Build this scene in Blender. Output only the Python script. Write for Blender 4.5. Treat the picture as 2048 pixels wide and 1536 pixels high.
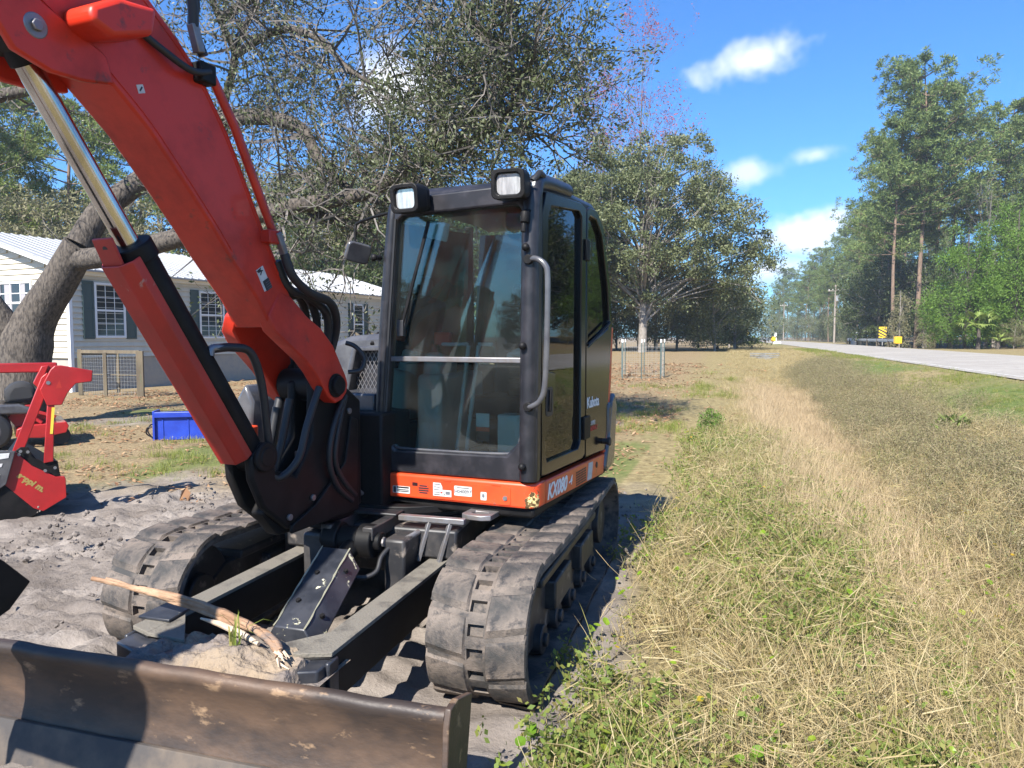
import bpy, bmesh, math, random
import numpy as np
from mathutils import Vector, Matrix, Euler
R = math.radians
for o in list(bpy.data.objects): bpy.data.objects.remove(o)
scene = bpy.context.scene
COL = scene.collection
random.seed(7); RNG = np.random.default_rng(7)

# ------------------------------------------------------------------ camera
FPX, CAMH, HORIZ = 1460.0, 1.65, 674.0
cam = bpy.data.cameras.new('camera'); camo = bpy.data.objects.new('camera', cam); COL.objects.link(camo)
cam.sensor_fit = 'HORIZONTAL'; cam.sensor_width = 36; cam.lens = FPX / 2048 * 36
cam.clip_start = .05; cam.clip_end = 6000
camo.location = (0, 0, CAMH); camo.rotation_euler = (math.pi/2 - math.atan((768 - HORIZ)/FPX), 0, 0)
scene.camera = camo

# ------------------------------------------------------------------ sun and sky
SUN_EL = R(43); SUN_AZ = R(25)          # shadows fall away from the camera, 25 degrees to the right
to_sun = Vector((-math.sin(SUN_AZ)*math.cos(SUN_EL), -math.cos(SUN_AZ)*math.cos(SUN_EL), math.sin(SUN_EL)))
sl = bpy.data.lights.new('sun', 'SUN'); so = bpy.data.objects.new('sun', sl); COL.objects.link(so)
sl.energy = 5.0; sl.angle = R(.5); sl.color = (1, .95, .87)
so.rotation_euler = (-to_sun).to_track_quat('-Z', 'Y').to_euler()
so.location = (0, 0, 30)

def N(nt, typ, **kw):
    n = nt.nodes.new(typ)
    for k, v in kw.items():
        if k == 'inp':
            for a, b in v.items(): n.inputs[a].default_value = b
        else: setattr(n, k, v)
    return n
def L(nt, a, ai, b, bi): nt.links.new(a.outputs[ai], b.inputs[bi])

world = bpy.data.worlds.new('World'); scene.world = world; world.use_nodes = True
wt = world.node_tree; wt.nodes.clear()
wout = N(wt, 'ShaderNodeOutputWorld'); bg = N(wt, 'ShaderNodeBackground'); bg.inputs['Strength'].default_value = .064
sky = N(wt, 'ShaderNodeTexSky', sky_type='NISHITA', sun_disc=False, sun_elevation=SUN_EL,
        sun_rotation=math.atan2(to_sun.x, to_sun.y), air_density=1.0, dust_density=.35, ozone_density=2.2, altitude=20)
hs = N(wt, 'ShaderNodeMix', data_type='RGBA', blend_type='MULTIPLY'); hs.inputs[0].default_value = 1; hs.inputs[7].default_value = (.42, .90, 1.45, 1)
L(wt, sky, 0, hs, 6)
geo = N(wt, 'ShaderNodeTexCoord')
# fair-weather clouds by direction: soft ellipses broken up by noise, plus a scatter over the whole sky
noi = N(wt, 'ShaderNodeTexNoise'); noi.inputs['Scale'].default_value = 14; noi.inputs['Detail'].default_value = 3.5; noi.inputs['Roughness'].default_value = .58
L(wt, geo, 'Generated', noi, 'Vector')
def vmath(op, a=None, b=None):
    n = N(wt, 'ShaderNodeVectorMath', operation=op)
    for i, v in enumerate((a, b)):
        if v is None: continue
        if isinstance(v, tuple): n.inputs[i].default_value = v
        else: wt.links.new(v, n.inputs[i])
    return n
def math_(op, a, b=None, c=None):
    n = N(wt, 'ShaderNodeMath', operation=op)
    for i, v in enumerate((a, b, c)):
        if v is None: continue
        if isinstance(v, (int, float)): n.inputs[i].default_value = v
        else: wt.links.new(v, n.inputs[i])
    return n.outputs[0]
def cloud(az, el, w, h, gain, tilt=0.0):
    a, e = R(az), R(el)
    c = Vector((math.sin(a)*math.cos(e), math.cos(a)*math.cos(e), math.sin(e)))
    rt = Vector((math.cos(a), -math.sin(a), 0)); up = rt.cross(c)
    t = R(tilt); rt, up = rt*math.cos(t) + up*math.sin(t), up*math.cos(t) - rt*math.sin(t)
    dx = vmath('DOT_PRODUCT', geo.outputs['Generated'], tuple(rt/R(w))).outputs['Value']
    dy = vmath('DOT_PRODUCT', geo.outputs['Generated'], tuple(up/R(h))).outputs['Value']
    dx = math_('SUBTRACT', dx, c.dot(rt)/R(w)); dy = math_('SUBTRACT', dy, c.dot(up)/R(h))
    fr = vmath('DOT_PRODUCT', geo.outputs['Generated'], tuple(c)).outputs['Value']
    r = math_('ADD', math_('MULTIPLY', dx, dx), math_('MULTIPLY', dy, dy))
    r = math_('SQRT', r)
    m = math_('SUBTRACT', 1.0, r)
    m = math_('ADD', m, math_('MULTIPLY', math_('SUBTRACT', noi.outputs['Fac'], .5), 2.2))
    m = math_('MULTIPLY', m, math_('GREATER_THAN', fr, 0.2))
    n = N(wt, 'ShaderNodeMapRange', interpolation_type='SMOOTHSTEP'); wt.links.new(m, n.inputs[0])
    n.inputs[1].default_value = 0.0; n.inputs[2].default_value = .95; n.inputs[3].default_value = 0; n.inputs[4].default_value = gain
    return n.outputs[0]
specs = [(17.9, 19.3, 4.6, 1.8, .80, 8), (15.6, 25.8, 4.2, 1.6, .30, 0), (21.3, 7.4, 4.0, 1.9, 1.0, 6), (17.5, 12.0, 3.0, 1.3, .6, 0), (22.2, 12.8, 2.6, 1.0, .55, 8),
         (19.3, 5.0, 3.0, 1.5, .9, 0), (-7.5, 18.2, 5.2, 4.2, .95, 20), (62, 18, 9, 3, .8, 5), (-140, 24, 10, 4, .7, 0)]
acc = None
for s in specs:
    v = cloud(*s); acc = v if acc is None else math_('MAXIMUM', acc, v)
mixc = N(wt, 'ShaderNodeMix', data_type='RGBA'); wt.links.new(acc, mixc.inputs[0]); wt.links.new(hs.outputs[2], mixc.inputs[6])
mixc.inputs[7].default_value = (9.0, 9.2, 9.8, 1)
wt.links.new(mixc.outputs[2], bg.inputs['Color']); L(wt, bg, 0, wout, 0)

world.cycles.sampling_method = 'MANUAL'; world.cycles.sample_map_resolution = 512
vs = scene.view_settings; vs.view_transform = 'Standard'; vs.look = 'None'; vs.gamma = 1; vs.exposure = 1.36; vs.use_curve_mapping = False
scene.render.resolution_x, scene.render.resolution_y = 1024, 768
scene.cycles.max_bounces = 5; scene.cycles.diffuse_bounces = 2; scene.cycles.glossy_bounces = 3; scene.cycles.transparent_max_bounces = 16

# ------------------------------------------------------------------ mesh helpers
class MB:
    """collects shapes into one mesh; M maps the builder's frame to the thing's frame"""
    def __init__(s, M=None): s.v = []; s.f = []; s.M = M
    def add(s, vs_, fs):
        b = len(s.v)
        s.v += [tuple((s.M @ Vector(v)) if s.M else v) for v in vs_]
        s.f += [tuple(i + b for i in f) for f in fs]
        return s
    def box(s, lo, hi, rot=None, piv=None):
        x0, y0, z0 = lo; x1, y1, z1 = hi
        p = [Vector(q) for q in ((x0,y0,z0),(x1,y0,z0),(x1,y1,z0),(x0,y1,z0),(x0,y0,z1),(x1,y0,z1),(x1,y1,z1),(x0,y1,z1))]
        if rot:
            c = Vector(piv) if piv else (Vector(lo)+Vector(hi))/2; e = Euler(rot).to_matrix()
            p = [e @ (q-c) + c for q in p]
        return s.add(p, [(0,3,2,1),(4,5,6,7),(0,1,5,4),(1,2,6,5),(2,3,7,6),(3,0,4,7)])
    def bar(s, a, b, w, h, up=(0,0,1)):
        a, b = Vector(a), Vector(b); d = (b-a).normalized(); r = d.cross(Vector(up))
        if r.length < 1e-4: r = d.cross(Vector((1,0,0)))
        r.normalize(); u = r.cross(d); p = []
        for q in (a, b):
            for sx, sz in ((-1,-1),(1,-1),(1,1),(-1,1)): p.append(q + r*sx*w/2 + u*sz*h/2)
        return s.add(p, [(0,1,2,3)[::-1],(4,5,6,7),(0,1,5,4),(1,2,6,5),(2,3,7,6),(3,0,4,7)])
    def tube(s, pts, r, n=8, cap=True):
        pts = [Vector(p) for p in pts]; rs = r if isinstance(r, (list, tuple)) else [r]*len(pts)
        vs_ = []; fs = []; pr = None
        for i, p in enumerate(pts):
            d = (pts[min(i+1, len(pts)-1)] - pts[max(i-1, 0)]).normalized()
            if pr is None:
                pr = d.cross(Vector((0,0,1)))
                if pr.length < .05: pr = d.cross(Vector((1,0,0)))
            pr = (pr - d*pr.dot(d)).normalized(); u = d.cross(pr)
            for k in range(n):
                t = 2*math.pi*k/n; vs_.append(p + (pr*math.cos(t) + u*math.sin(t))*rs[i])
        for i in range(len(pts)-1):
            for k in range(n):
                a, b = i*n+k, i*n+(k+1) % n; fs.append((a, b, b+n, a+n))
        if cap:
            fs.append(tuple(range(n))[::-1]); fs.append(tuple(range((len(pts)-1)*n, len(pts)*n)))
        return s.add(vs_, fs)
    def cyl(s, a, b, r, r2=None, n=20): return s.tube([a, b], [r, r if r2 is None else r2], n)
    def prism(s, poly, ax, lo, hi):
        n = len(poly); vs_ = []
        for h in (lo, hi):
            for p in poly:
                vs_.append({'x': (h, p[0], p[1]), 'y': (p[0], h, p[1]), 'z': (p[0], p[1], h)}[ax])
        fs = [tuple(range(n))[::-1], tuple(range(n, 2*n))] + [(i, (i+1) % n, (i+1) % n + n, i+n) for i in range(n)]
        return s.add(vs_, fs)
    def ring(s, outer, inner, ax, lo, hi):
        n = len(outer); vs_ = []
        for h in (lo, hi):
            for poly in (outer, inner):
                for p in poly: vs_.append({'x': (h, p[0], p[1]), 'y': (p[0], h, p[1]), 'z': (p[0], p[1], h)}[ax])
        fs = []
        for i in range(n):
            j = (i+1) % n
            fs += [(i, j, n+j, n+i)[::-1], (2*n+i, 2*n+j, 3*n+j, 3*n+i), (i, j, 2*n+j, 2*n+i), (n+i, n+j, 3*n+j, 3*n+i)[::-1]]
        return s.add(vs_, fs)
    def ball(s, c, r, nu=12, nv=8, sc=(1,1,1)):
        vs_ = []; fs = []
        for j in range(nv+1):
            t = math.pi*j/nv
            for i in range(nu):
                p = 2*math.pi*i/nu
                vs_.append((c[0]+r*sc[0]*math.sin(t)*math.cos(p), c[1]+r*sc[1]*math.sin(t)*math.sin(p), c[2]+r*sc[2]*math.cos(t)))
        for j in range(nv):
            for i in range(nu): fs.append((j*nu+i, (j+1)*nu+i, (j+1)*nu+(i+1) % nu, j*nu+(i+1) % nu))
        return s.add(vs_, fs)
    def mesh(s, name):
        me = bpy.data.meshes.new(name); me.from_pydata([tuple(v) for v in s.v], [], s.f)
        bm = bmesh.new(); bm.from_mesh(me)
        bmesh.ops.recalc_face_normals(bm, faces=bm.faces); bm.to_mesh(me); bm.free()
        me.update(); return me
    def build(s, name, mat, parent=None, bevel=0, smooth=None, seg=2):
        return link(name, s.mesh(name), mat, parent, bevel, smooth, seg)
def link(name, me, mat, parent=None, bevel=0, smooth=None, seg=2, loc=None):
    o = bpy.data.objects.new(name, me); COL.objects.link(o)
    if mat is not None and not me.materials: me.materials.append(mat)
    if parent is not None: o.parent = parent
    if loc is not None: o.location = loc
    if bevel:
        m = o.modifiers.new('bevel', 'BEVEL'); m.width = bevel; m.segments = seg; m.limit_method = 'ANGLE'; m.angle_limit = R(35)
        if smooth is None: smooth = 40
    if smooth is not None:
        for p in me.polygons: p.use_smooth = True
        try: me.set_sharp_from_angle(angle=R(smooth))
        except Exception: pass
    return o
def thing(name, label, cat, loc=(0,0,0), rz=0, group=None):
    o = bpy.data.objects.new(name, None); COL.objects.link(o); o.location = loc; o.rotation_euler = (0,0,rz); o.empty_display_size = .2
    return tag(o, label, cat, group)
def tag(o, label, cat, group=None, kind=None):
    o['label'] = label; o['category'] = cat
    if group: o['group'] = group
    if kind: o['kind'] = kind
    return o
def setting(o, kind='structure'): o['kind'] = kind; return o
def dup(root, loc, rz, label=None, scale=None, group=None):
    r = root.copy(); COL.objects.link(r); r.location = loc; r.rotation_euler = (0,0,rz)
    if scale is not None: r.scale = scale if isinstance(scale, tuple) else (scale,)*3
    if label: r['label'] = label
    if group: r['group'] = group
    for ch in list(root.children):
        c = ch.copy(); COL.objects.link(c); c.parent = r
        for g in ch.children:
            d = g.copy(); COL.objects.link(d); d.parent = c
    return r
def text_mesh(name, body, size, mat, parent, M, shear=0, extrude=.001, bold=0, spacing=1.0):
    cu = bpy.data.curves.new(name, 'FONT'); cu.body = body; cu.size = size; cu.shear = shear; cu.extrude = extrude; cu.offset = bold; cu.space_character = spacing
    cu.align_x = 'CENTER'; cu.align_y = 'CENTER'; cu.resolution_u = 3
    t = bpy.data.objects.new(name, cu); COL.objects.link(t)
    bpy.context.view_layer.update()
    me = bpy.data.meshes.new_from_object(t.evaluated_get(bpy.context.evaluated_depsgraph_get()))
    bpy.data.objects.remove(t); me.transform(M); me.materials.clear()
    return link(name, me, mat, parent)
def arc(c, r, a0, a1, n): return [(c[0]+r*math.cos(R(a0+(a1-a0)*i/n)), c[1]+r*math.sin(R(a0+(a1-a0)*i/n))) for i in range(n+1)]
def spline(pts, n=6):
    P = [Vector(p) for p in pts]; out = []
    for i in range(len(P)-1):
        p0, p1, p2, p3 = P[max(i-1,0)], P[i], P[i+1], P[min(i+2,len(P)-1)]
        for k in range(n):
            t = k/n; out.append(.5*((2*p1)+(p2-p0)*t+(2*p0-5*p1+4*p2-p3)*t*t+(3*p1-p0-3*p2+p3)*t**3))
    out.append(P[-1]); return out
def frame(ox, oy, az): return Matrix.Translation((ox, oy, 0)) @ Matrix.Rotation(-R(az), 4, 'Z')

# ------------------------------------------------------------------ materials
def mat(name, col, rough=.6, metal=0, col2=None, scale=6, lo=.4, hi=.62, detail=5, bump=0, bscale=60, col3=None, scale3=25, lo3=.56, hi3=.66, coat=0, coords='Object', spec=.5, stretch=None, rough2=None):
    m = bpy.data.materials.new(name); m.use_nodes = True; nt = m.node_tree; b = nt.nodes['Principled BSDF']
    b.inputs['Roughness'].default_value = rough; b.inputs['Metallic'].default_value = metal; b.inputs['Coat Weight'].default_value = coat; b.inputs['Specular IOR Level'].default_value = spec
    b.inputs['Base Color'].default_value = (*col, 1)
    tc = N(nt, 'ShaderNodeTexCoord'); src = tc.outputs[coords]
    if stretch:
        mp = N(nt, 'ShaderNodeMapping'); mp.inputs['Scale'].default_value = stretch; nt.links.new(src, mp.inputs[0]); src = mp.outputs[0]
    def layer(c, sc, l, h, prev, det):
        n = N(nt, 'ShaderNodeTexNoise'); n.inputs['Scale'].default_value = sc; n.inputs['Detail'].default_value = det; n.inputs['Roughness'].default_value = .62
        nt.links.new(src, n.inputs['Vector'])
        mr = N(nt, 'ShaderNodeMapRange'); nt.links.new(n.outputs['Fac'], mr.inputs[0]); mr.inputs[1].default_value = l; mr.inputs[2].default_value = h
        mx = N(nt, 'ShaderNodeMix', data_type='RGBA'); nt.links.new(mr.outputs[0], mx.inputs[0])
        if prev is None: mx.inputs[6].default_value = (*col, 1)
        else: nt.links.new(prev, mx.inputs[6])
        mx.inputs[7].default_value = (*c, 1)
        return mx.outputs[2], mr.outputs[0]
    cur = None
    if col2 is not None:
        cur, fac = layer(col2, scale, lo, hi, cur, detail)
        if rough2 is not None:
            mr = N(nt, 'ShaderNodeMapRange'); nt.links.new(fac, mr.inputs[0]); mr.inputs[3].default_value = rough; mr.inputs[4].default_value = rough2; nt.links.new(mr.outputs[0], b.inputs['Roughness'])
    if col3 is not None: cur, _ = layer(col3, scale3, lo3, hi3, cur, 6)
    if cur is not None: nt.links.new(cur, b.inputs['Base Color'])
    if bump:
        n = N(nt, 'ShaderNodeTexNoise'); n.inputs['Scale'].default_value = bscale; n.inputs['Detail'].default_value = 6; nt.links.new(src, n.inputs['Vector'])
        bp = N(nt, 'ShaderNodeBump'); bp.inputs['Strength'].default_value = bump; bp.inputs['Distance'].default_value = .02; nt.links.new(n.outputs['Fac'], bp.inputs['Height']); nt.links.new(bp.outputs[0], b.inputs['Normal'])
    return m
def glass(name, tint, refl=1.0, dirt=.06):
    m = bpy.data.materials.new(name); m.use_nodes = True; nt = m.node_tree; nt.nodes.clear()
    out = N(nt, 'ShaderNodeOutputMaterial'); tr = N(nt, 'ShaderNodeBsdfTransparent'); tr.inputs[0].default_value = (*tint, 1)
    gl = N(nt, 'ShaderNodeBsdfGlossy'); gl.inputs['Roughness'].default_value = .015; gl.inputs['Color'].default_value = (refl,)*3+(1,)
    fr = N(nt, 'ShaderNodeFresnel'); fr.inputs[0].default_value = 1.58
    mx = N(nt, 'ShaderNodeMixShader'); L(nt, fr, 0, mx, 0); L(nt, tr, 0, mx, 1); L(nt, gl, 0, mx, 2)
    df = N(nt, 'ShaderNodeBsdfDiffuse'); df.inputs[0].default_value = (.55, .55, .5, 1)
    tc = N(nt, 'ShaderNodeTexCoord'); n = N(nt, 'ShaderNodeTexNoise'); n.inputs['Scale'].default_value = 7; n.inputs['Detail'].default_value = 4; L(nt, tc, 'Object', n, 'Vector')
    mr = N(nt, 'ShaderNodeMapRange'); L(nt, n, 'Fac', mr, 0); mr.inputs[1].default_value = .3; mr.inputs[2].default_value = .75; mr.inputs[3].default_value = dirt*.5; mr.inputs[4].default_value = dirt*1.6
    m2 = N(nt, 'ShaderNodeMixShader'); L(nt, mr, 0, m2, 0); L(nt, mx, 0, m2, 1); L(nt, df, 0, m2, 2); L(nt, m2, 0, out, 0)
    return m
M = {}
M['orange'] = mat('orange_paint', (.70, .066, .016), .38, col2=(.58, .05, .014), scale=5, col3=(.25, .07, .04), scale3=30, lo3=.62, hi3=.70, coat=.2)
M['boom'] = mat('shaded_orange_paint', (.54, .028, .010), .42, spec=.35, col2=(.36, .020, .010), scale=4.5, lo=.44, hi=.66, col3=(.10, .03, .02), scale3=10, lo3=.62, hi3=.74, rough2=.6, coat=.15)  # same orange paint, its shade-side red put into the base colour; dark spots are grime
M['guard'] = mat('scraped_red_paint', (.42, .024, .014), .5, col2=(.30, .02, .012), scale=5, col3=(.36, .25, .20), scale3=11, lo3=.66, hi3=.71, stretch=(1,1,.45))
M['cab'] = mat('black_cab_paint', (.011, .011, .014), .38, col2=(.034, .031, .036), scale=9, lo=.45, hi=.75, col3=(.16, .14, .14), scale3=42, lo3=.68, hi3=.78)
M['gloss'] = mat('gloss_black', (.008, .008, .009), .14, spec=.32)
M['black'] = mat('black_paint', (.004, .004, .0045), .55, col2=(.011, .010, .010), scale=7, spec=.2)
M['blacksoft'] = mat('hose_rubber', (.014, .014, .016), .55)
M['steel'] = mat('scraped_steel', (.22, .22, .235), .45, .6, col2=(.20, .18, .17), scale=20)
M['chrome'] = mat('chrome_rod', (.62, .60, .56), .16, 1, col2=(.42, .40, .36), scale=9, stretch=(1,1,.15))
M['rubber'] = mat('dusty_rubber', (.028, .027, .026), .75, col2=(.150, .120, .098), scale=4.5, lo=.38, hi=.62, col3=(.022, .021, .022), scale3=17, lo3=.52, hi3=.66, bump=.25, bscale=140)
M['dusty'] = mat('dusty_black_steel', (.014, .014, .016), .5, col2=(.055, .05, .047), scale=6, lo=.45, hi=.7, col3=(.24, .20, .165), scale3=9, lo3=.58, hi3=.72)
M['armtop'] = mat('dirt_caked_steel', (.15, .135, .11), .85, col2=(.05, .045, .04), scale=7, lo=.5, hi=.7, bump=.3, bscale=90)
M['blade'] = mat('worn_blade_steel', (.036, .027, .023), .5, .15, col2=(.095, .060, .040), scale=4.5, lo=.42, hi=.62, col3=(.25, .165, .10), scale3=13, lo3=.60, hi3=.68, stretch=(.5,1,1), rough2=.55, bump=.1, bscale=50)
M['scratched'] = mat('scratched_black', (.018, .020, .026), .35, col2=(.04, .042, .05), scale=8, col3=(.55, .52, .36), scale3=13, lo3=.63, hi3=.66)
M['edge'] = mat('dusty_edge_steel', (.045,.040,.038), .75, 0, col2=(.10,.078,.06), scale=5)
M['ridge'] = mat('bare_ridge', (.30,.285,.20), .6)
M['white'] = mat('white_sticker', (.54, .54, .53), .55, col2=(.46,.45,.44), scale=30)
M['lettering'] = mat('white_lettering', (.80,.80,.79), .5)
M['grey_st'] = mat('grey_print', (.12, .125, .14), .5)
M['ink'] = mat('black_print', (.02, .02, .025), .5)
M['redprint'] = mat('red_print', (.55, .05, .04), .5)
M['hood'] = mat('grey_hood_paint', (.05, .05, .057), .25, col2=(.085, .085, .09), scale=6, coat=.3)
M['glassf'] = glass('windscreen_glass', (.74, .88, .86), 1.0, .014)
M['glasss'] = glass('tinted_side_glass', (.12, .17, .15), .72, .008)
M['teal'] = mat('pale_interior_plastic', (.42, .44, .44), .5)
M['seat'] = mat('seat_fabric', (.02, .02, .022), .9)
M['lens'] = mat('lamp_lens', (.62, .62, .62), .12, .5, col2=(.40, .40, .41), scale=60, stretch=(1,1,.1))
M['yellow'] = mat('yellow_plastic', (.80, .48, .02), .5)
# ------------------------------------------------------------------ the excavator
UA, SA = 16.5, 22.5
UF = frame(-.616, 4.56, UA); SF = frame(.1266, 3.85, SA); US = UF.inverted() @ SF
EX = thing('excavator', 'orange and black tracked excavator with closed cab and rubber tracks', 'excavator', (-.616, 4.56, 0), -R(UA))
def u_(): return MB()
def s_(): return MB(US)
def part(mb, name, mt, bevel=0, parent=EX, smooth=None, label=None, seg=2):
    o = mb.build(name, M[mt], parent, bevel, smooth, seg)
    if label: o['label'] = label
    return o

# --- tracks: a rubber belt round idler and sprocket, with staggered lugs and drive windows
TR, TL = .305, 2.70
def track_path():
    """closed loop in (y, z), clockwise seen from +x, starting at the front bottom"""
    yf, yb = -TL/2 + TR, TL/2 - TR
    pts = [(yb - (yb-yf)*i/24, .012 + .012*math.sin(i*.9)) for i in range(25)]
    pts += [(yf - TR*math.sin(R(a)), TR + .005 - TR*math.cos(R(a))) for a in range(10, 181, 10)]
    pts += [(yf + (yb-yf)*i/24, 2*TR + .005 - .02*math.sin(math.pi*i/24)) for i in range(1, 25)]
    pts += [(yb + TR*math.sin(R(a)), TR + .005 + TR*math.cos(R(a))) for a in range(10, 180, 10)]
    return pts
TP = np.array(track_path()); TPc = np.vstack([TP, TP[:1]])
seg = np.linalg.norm(np.diff(TPc, axis=0), axis=1); cum = np.concatenate([[0], np.cumsum(seg)]); LOOP = cum[-1]
def on_track(s):
    s = s % LOOP; i = min(int(np.searchsorted(cum, s, 'right'))-1, len(seg)-1); t = (s-cum[i])/seg[i]
    p = TPc[i]*(1-t) + TPc[i+1]*t
    d = (TPc[i+1]-TPc[i])/seg[i]; return p, d, np.array([-d[1], d[0]])*-1
NW = 60; PITCH = LOOP/NW
def belt(cx):
    mb = MB(); xs = [-.225, -.215, -.036, .036, .215, .225]; n = NW*4
    def P(k, x, h):
        p, d, nn = on_track(k*LOOP/n); return (cx+x, p[0]+nn[0]*h, p[1]+nn[1]*h)
    # is the normal outwards? make sure
    c = TP.mean(0); p, d, nn = on_track(.3); sg = 1 if np.dot(nn, p-c) > 0 else -1
    vs_ = []; fs = []
    hs_ = [-.018, 0, 0, 0, 0, -.018]
    for k in range(n):
        for x, h in zip(xs, hs_): vs_.append(P(k, x, sg*h))
        for x in xs: vs_.append(P(k, x, sg*-.034))
        for x in (-.036, .036): vs_.append(P(k, x, sg*-.030))
    W_ = 14
    for k in range(n):
        a, b = k*W_, ((k+1) % n)*W_
        for i in range(5):
            if i == 2 and k % 4 in (0, 1): continue
            fs.append((a+i, a+i+1, b+i+1, b+i))
        fs += [(a+6, b+6, b+11, a+11), (a, b, b+6, a+6), (a+5, a+11, b+11, b+5)]
        if k % 4 in (0, 1):
            fs += [(a+12, a+13, b+13, b+12), (a+2, a+12, b+12, b+2), (a+3, b+3, b+13, a+13)]
        if k % 4 == 0: fs.append((a+2, a+3, a+13, a+12))
        if k % 4 == 2: fs.append((a+2, a+12, a+13, a+3))
    mb.add(vs_, fs); return mb, sg
def lug_mesh(side, rad=None):
    """slanted block; rad bends it round the idler or sprocket"""
    mb = MB(); s = side; x0, x1 = .042*s, .226*s; n = 7; vs_ = []; fs = []
    def bendp(x, y, z):
        if rad is None: return (x, y, z)
        a = y/rad; return (x, (rad+z)*math.sin(a), (rad+z)*math.cos(a)-rad)
    for i in range(n+1):
        t = i/n; e = 0 if i in (0, n) else 1
        for x, yo in ((x0, -.100), (x0+.010*s, -.096), ((x0+x1)/2, -.082), (x1-.004*s, -.064), (x1, -.062)):
            y = yo+.198*t; edge = x in (x0, x1); vs_.append(bendp(x, y, -.006 if (edge or not e) else .011))
    for i in range(n):
        for k in range(4): a = i*5+k; fs.append((a, a+1, a+6, a+5))
    mb.add(vs_, fs); me = bpy.data.meshes.new('lug'); me.from_pydata([tuple(v) for v in mb.v], [], mb.f); me.materials.append(M['rubber'])
    bm = bmesh.new(); bm.from_mesh(me); bmesh.ops.recalc_face_normals(bm, faces=bm.faces)
    if sum(f_.normal.z for f_ in bm.faces) < 0: bmesh.ops.reverse_faces(bm, faces=bm.faces)
    bm.to_mesh(me); bm.free()
    for q_ in me.polygons: q_.use_smooth = True
    try: me.set_sharp_from_angle(angle=R(32))
    except Exception: pass
    return me
lugs = {(s, c): lug_mesh(s, TR if c else None) for s in (1, -1) for c in (False, True)}
for cx, lab in ((.875, 'dusty rubber crawler track on the cab side'), (-.875, 'dusty rubber crawler track on the boom side, edge in sun')):
    mb, sg = belt(cx); tb = part(mb, 'rubber_track', 'rubber', smooth=50, label=lab)
    for k in range(NW//2):
        for s in (1, -1):
            p, d, nn = on_track((2*k + (.95 if s > 0 else 1.95))*PITCH); nn = nn*sg
            o = bpy.data.objects.new('lug', lugs[s, bool(abs(p[0]) > TL/2-TR+.02)]); COL.objects.link(o); o.parent = tb
            X = Vector((1,0,0)); Z = Vector((0, nn[0], nn[1])); Y = Z.cross(X)
            o.matrix_local = Matrix.Translation((cx, p[0], p[1])) @ Matrix((X, Y, Z)).transposed().to_4x4()
    sd = 1 if cx > 0 else -1
    f = u_().prism([(-1.0,.12),(-1.0,.30),(-.82,.40),(.82,.40),(1.0,.34),(1.0,.14),(.85,.09),(-.85,.09)], 'x', cx-.10, cx+.10)
    f.box((cx-.15,-.75,.40),(cx+.15,.75,.45)).box((cx-.19,-.5,.20),(cx+.16,-.1,.36)).box((cx-.19,.2,.20),(cx+.16,.6,.36))
    part(f, 'track_frame', 'dusty', .012)
    wh = u_().cyl((cx-.09,-TL/2+TR,TR),(cx+.09,-TL/2+TR,TR), TR-.05, n=28).cyl((cx-.13,-TL/2+TR,TR),(cx+.13,-TL/2+TR,TR), .10, n=18)
    part(wh, 'idler_wheel', 'dusty', .008)
    sp = u_().cyl((cx-.06,TL/2-TR,TR),(cx+.06,TL/2-TR,TR), TR-.06, n=30).cyl((cx-.12,TL/2-TR,TR),(cx+.14,TL/2-TR,TR), .16, n=24)
    for k in range(15):
        a = 2*math.pi*k/15; sp.box((cx-.025, TL/2-TR-.02, TR+TR-.075),(cx+.025, TL/2-TR+.02, TR+TR-.038), (a,0,0), (cx, TL/2-TR, TR))
    part(sp, 'drive_sprocket', 'dusty', .006)
    for y in (-.68,-.34,0,.34,.68):
        r = u_().cyl((cx-.14,y,.115),(cx-.04,y,.115),.075, n=16).cyl((cx+.04,y,.115),(cx+.14,y,.115),.075, n=16).cyl((cx-.16,y,.115),(cx+.16,y,.115),.035, n=12)
        part(r, 'track_roller', 'dusty', .006)
    part(u_().cyl((cx-.12,-.1,.50),(cx+.12,-.1,.50),.05,n=14), 'carrier_roller', 'dusty', .005)

# --- carbody between the tracks, slewing ring
cb = u_().box((-.70,-.38,.28),(.70,.42,.48)).prism([(-.52,-.62),(.52,-.62),(.42,.60),(-.42,.60)], 'z', .46, .62).cyl((0,0,.58),(0,0,.70),.46,n=36)
cb.box((-.30,-.80,.30),(-.18,-.45,.60)).box((.18,-.80,.30),(.30,-.45,.60))
part(cb, 'carbody', 'dusty', .015)
part(u_().cyl((0,0,.655),(0,0,.70),.52,n=40), 'slewing_ring', 'black', .006)
# --- dozer blade frame: two arms, front yoke, lift cylinder under a bolted cover
for s in (1, -1):
    a = u_().prism([(s*.36,-.50),(s*.46,-.50),(s*.46,-1.80),(s*.36,-1.84)], 'z', .245, .435)
    part(a, 'blade_arm', 'black', .006)
    t = u_().prism([(s*.355,-.46),(s*.465,-.46),(s*.465,-1.805),(s*.355,-1.845)], 'z', .437, .455)
    t.prism([(s*.37,-1.30),(s*.36,-1.62),(s*.16,-1.86),(s*.36,-1.845)], 'z', .438, .453)
    part(t, 'arm_top_plate', 'armtop', .004)
    part(u_().cyl((s*.33,-.48,.33),(s*.49,-.48,.33),.055,n=16), 'arm_pin', 'black', .004)
y = u_().prism([(-.46,-1.80),(.46,-1.80),(.46,-1.90),(.20,-2.00),(-.20,-2.00),(-.46,-1.90)], 'z', .235, .425).box((.455,-1.845,.25),(.475,-1.77,.43)).box((-.475,-1.845,.25),(-.455,-1.77,.43))
part(y, 'blade_yoke', 'scratched', .008)
part(u_().prism([(-.50,-1.52),(-.36,-1.52),(-.34,-1.74),(-.50,-1.74)], 'z', .456, .468), 'step_plate', 'scratched', .003)
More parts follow.
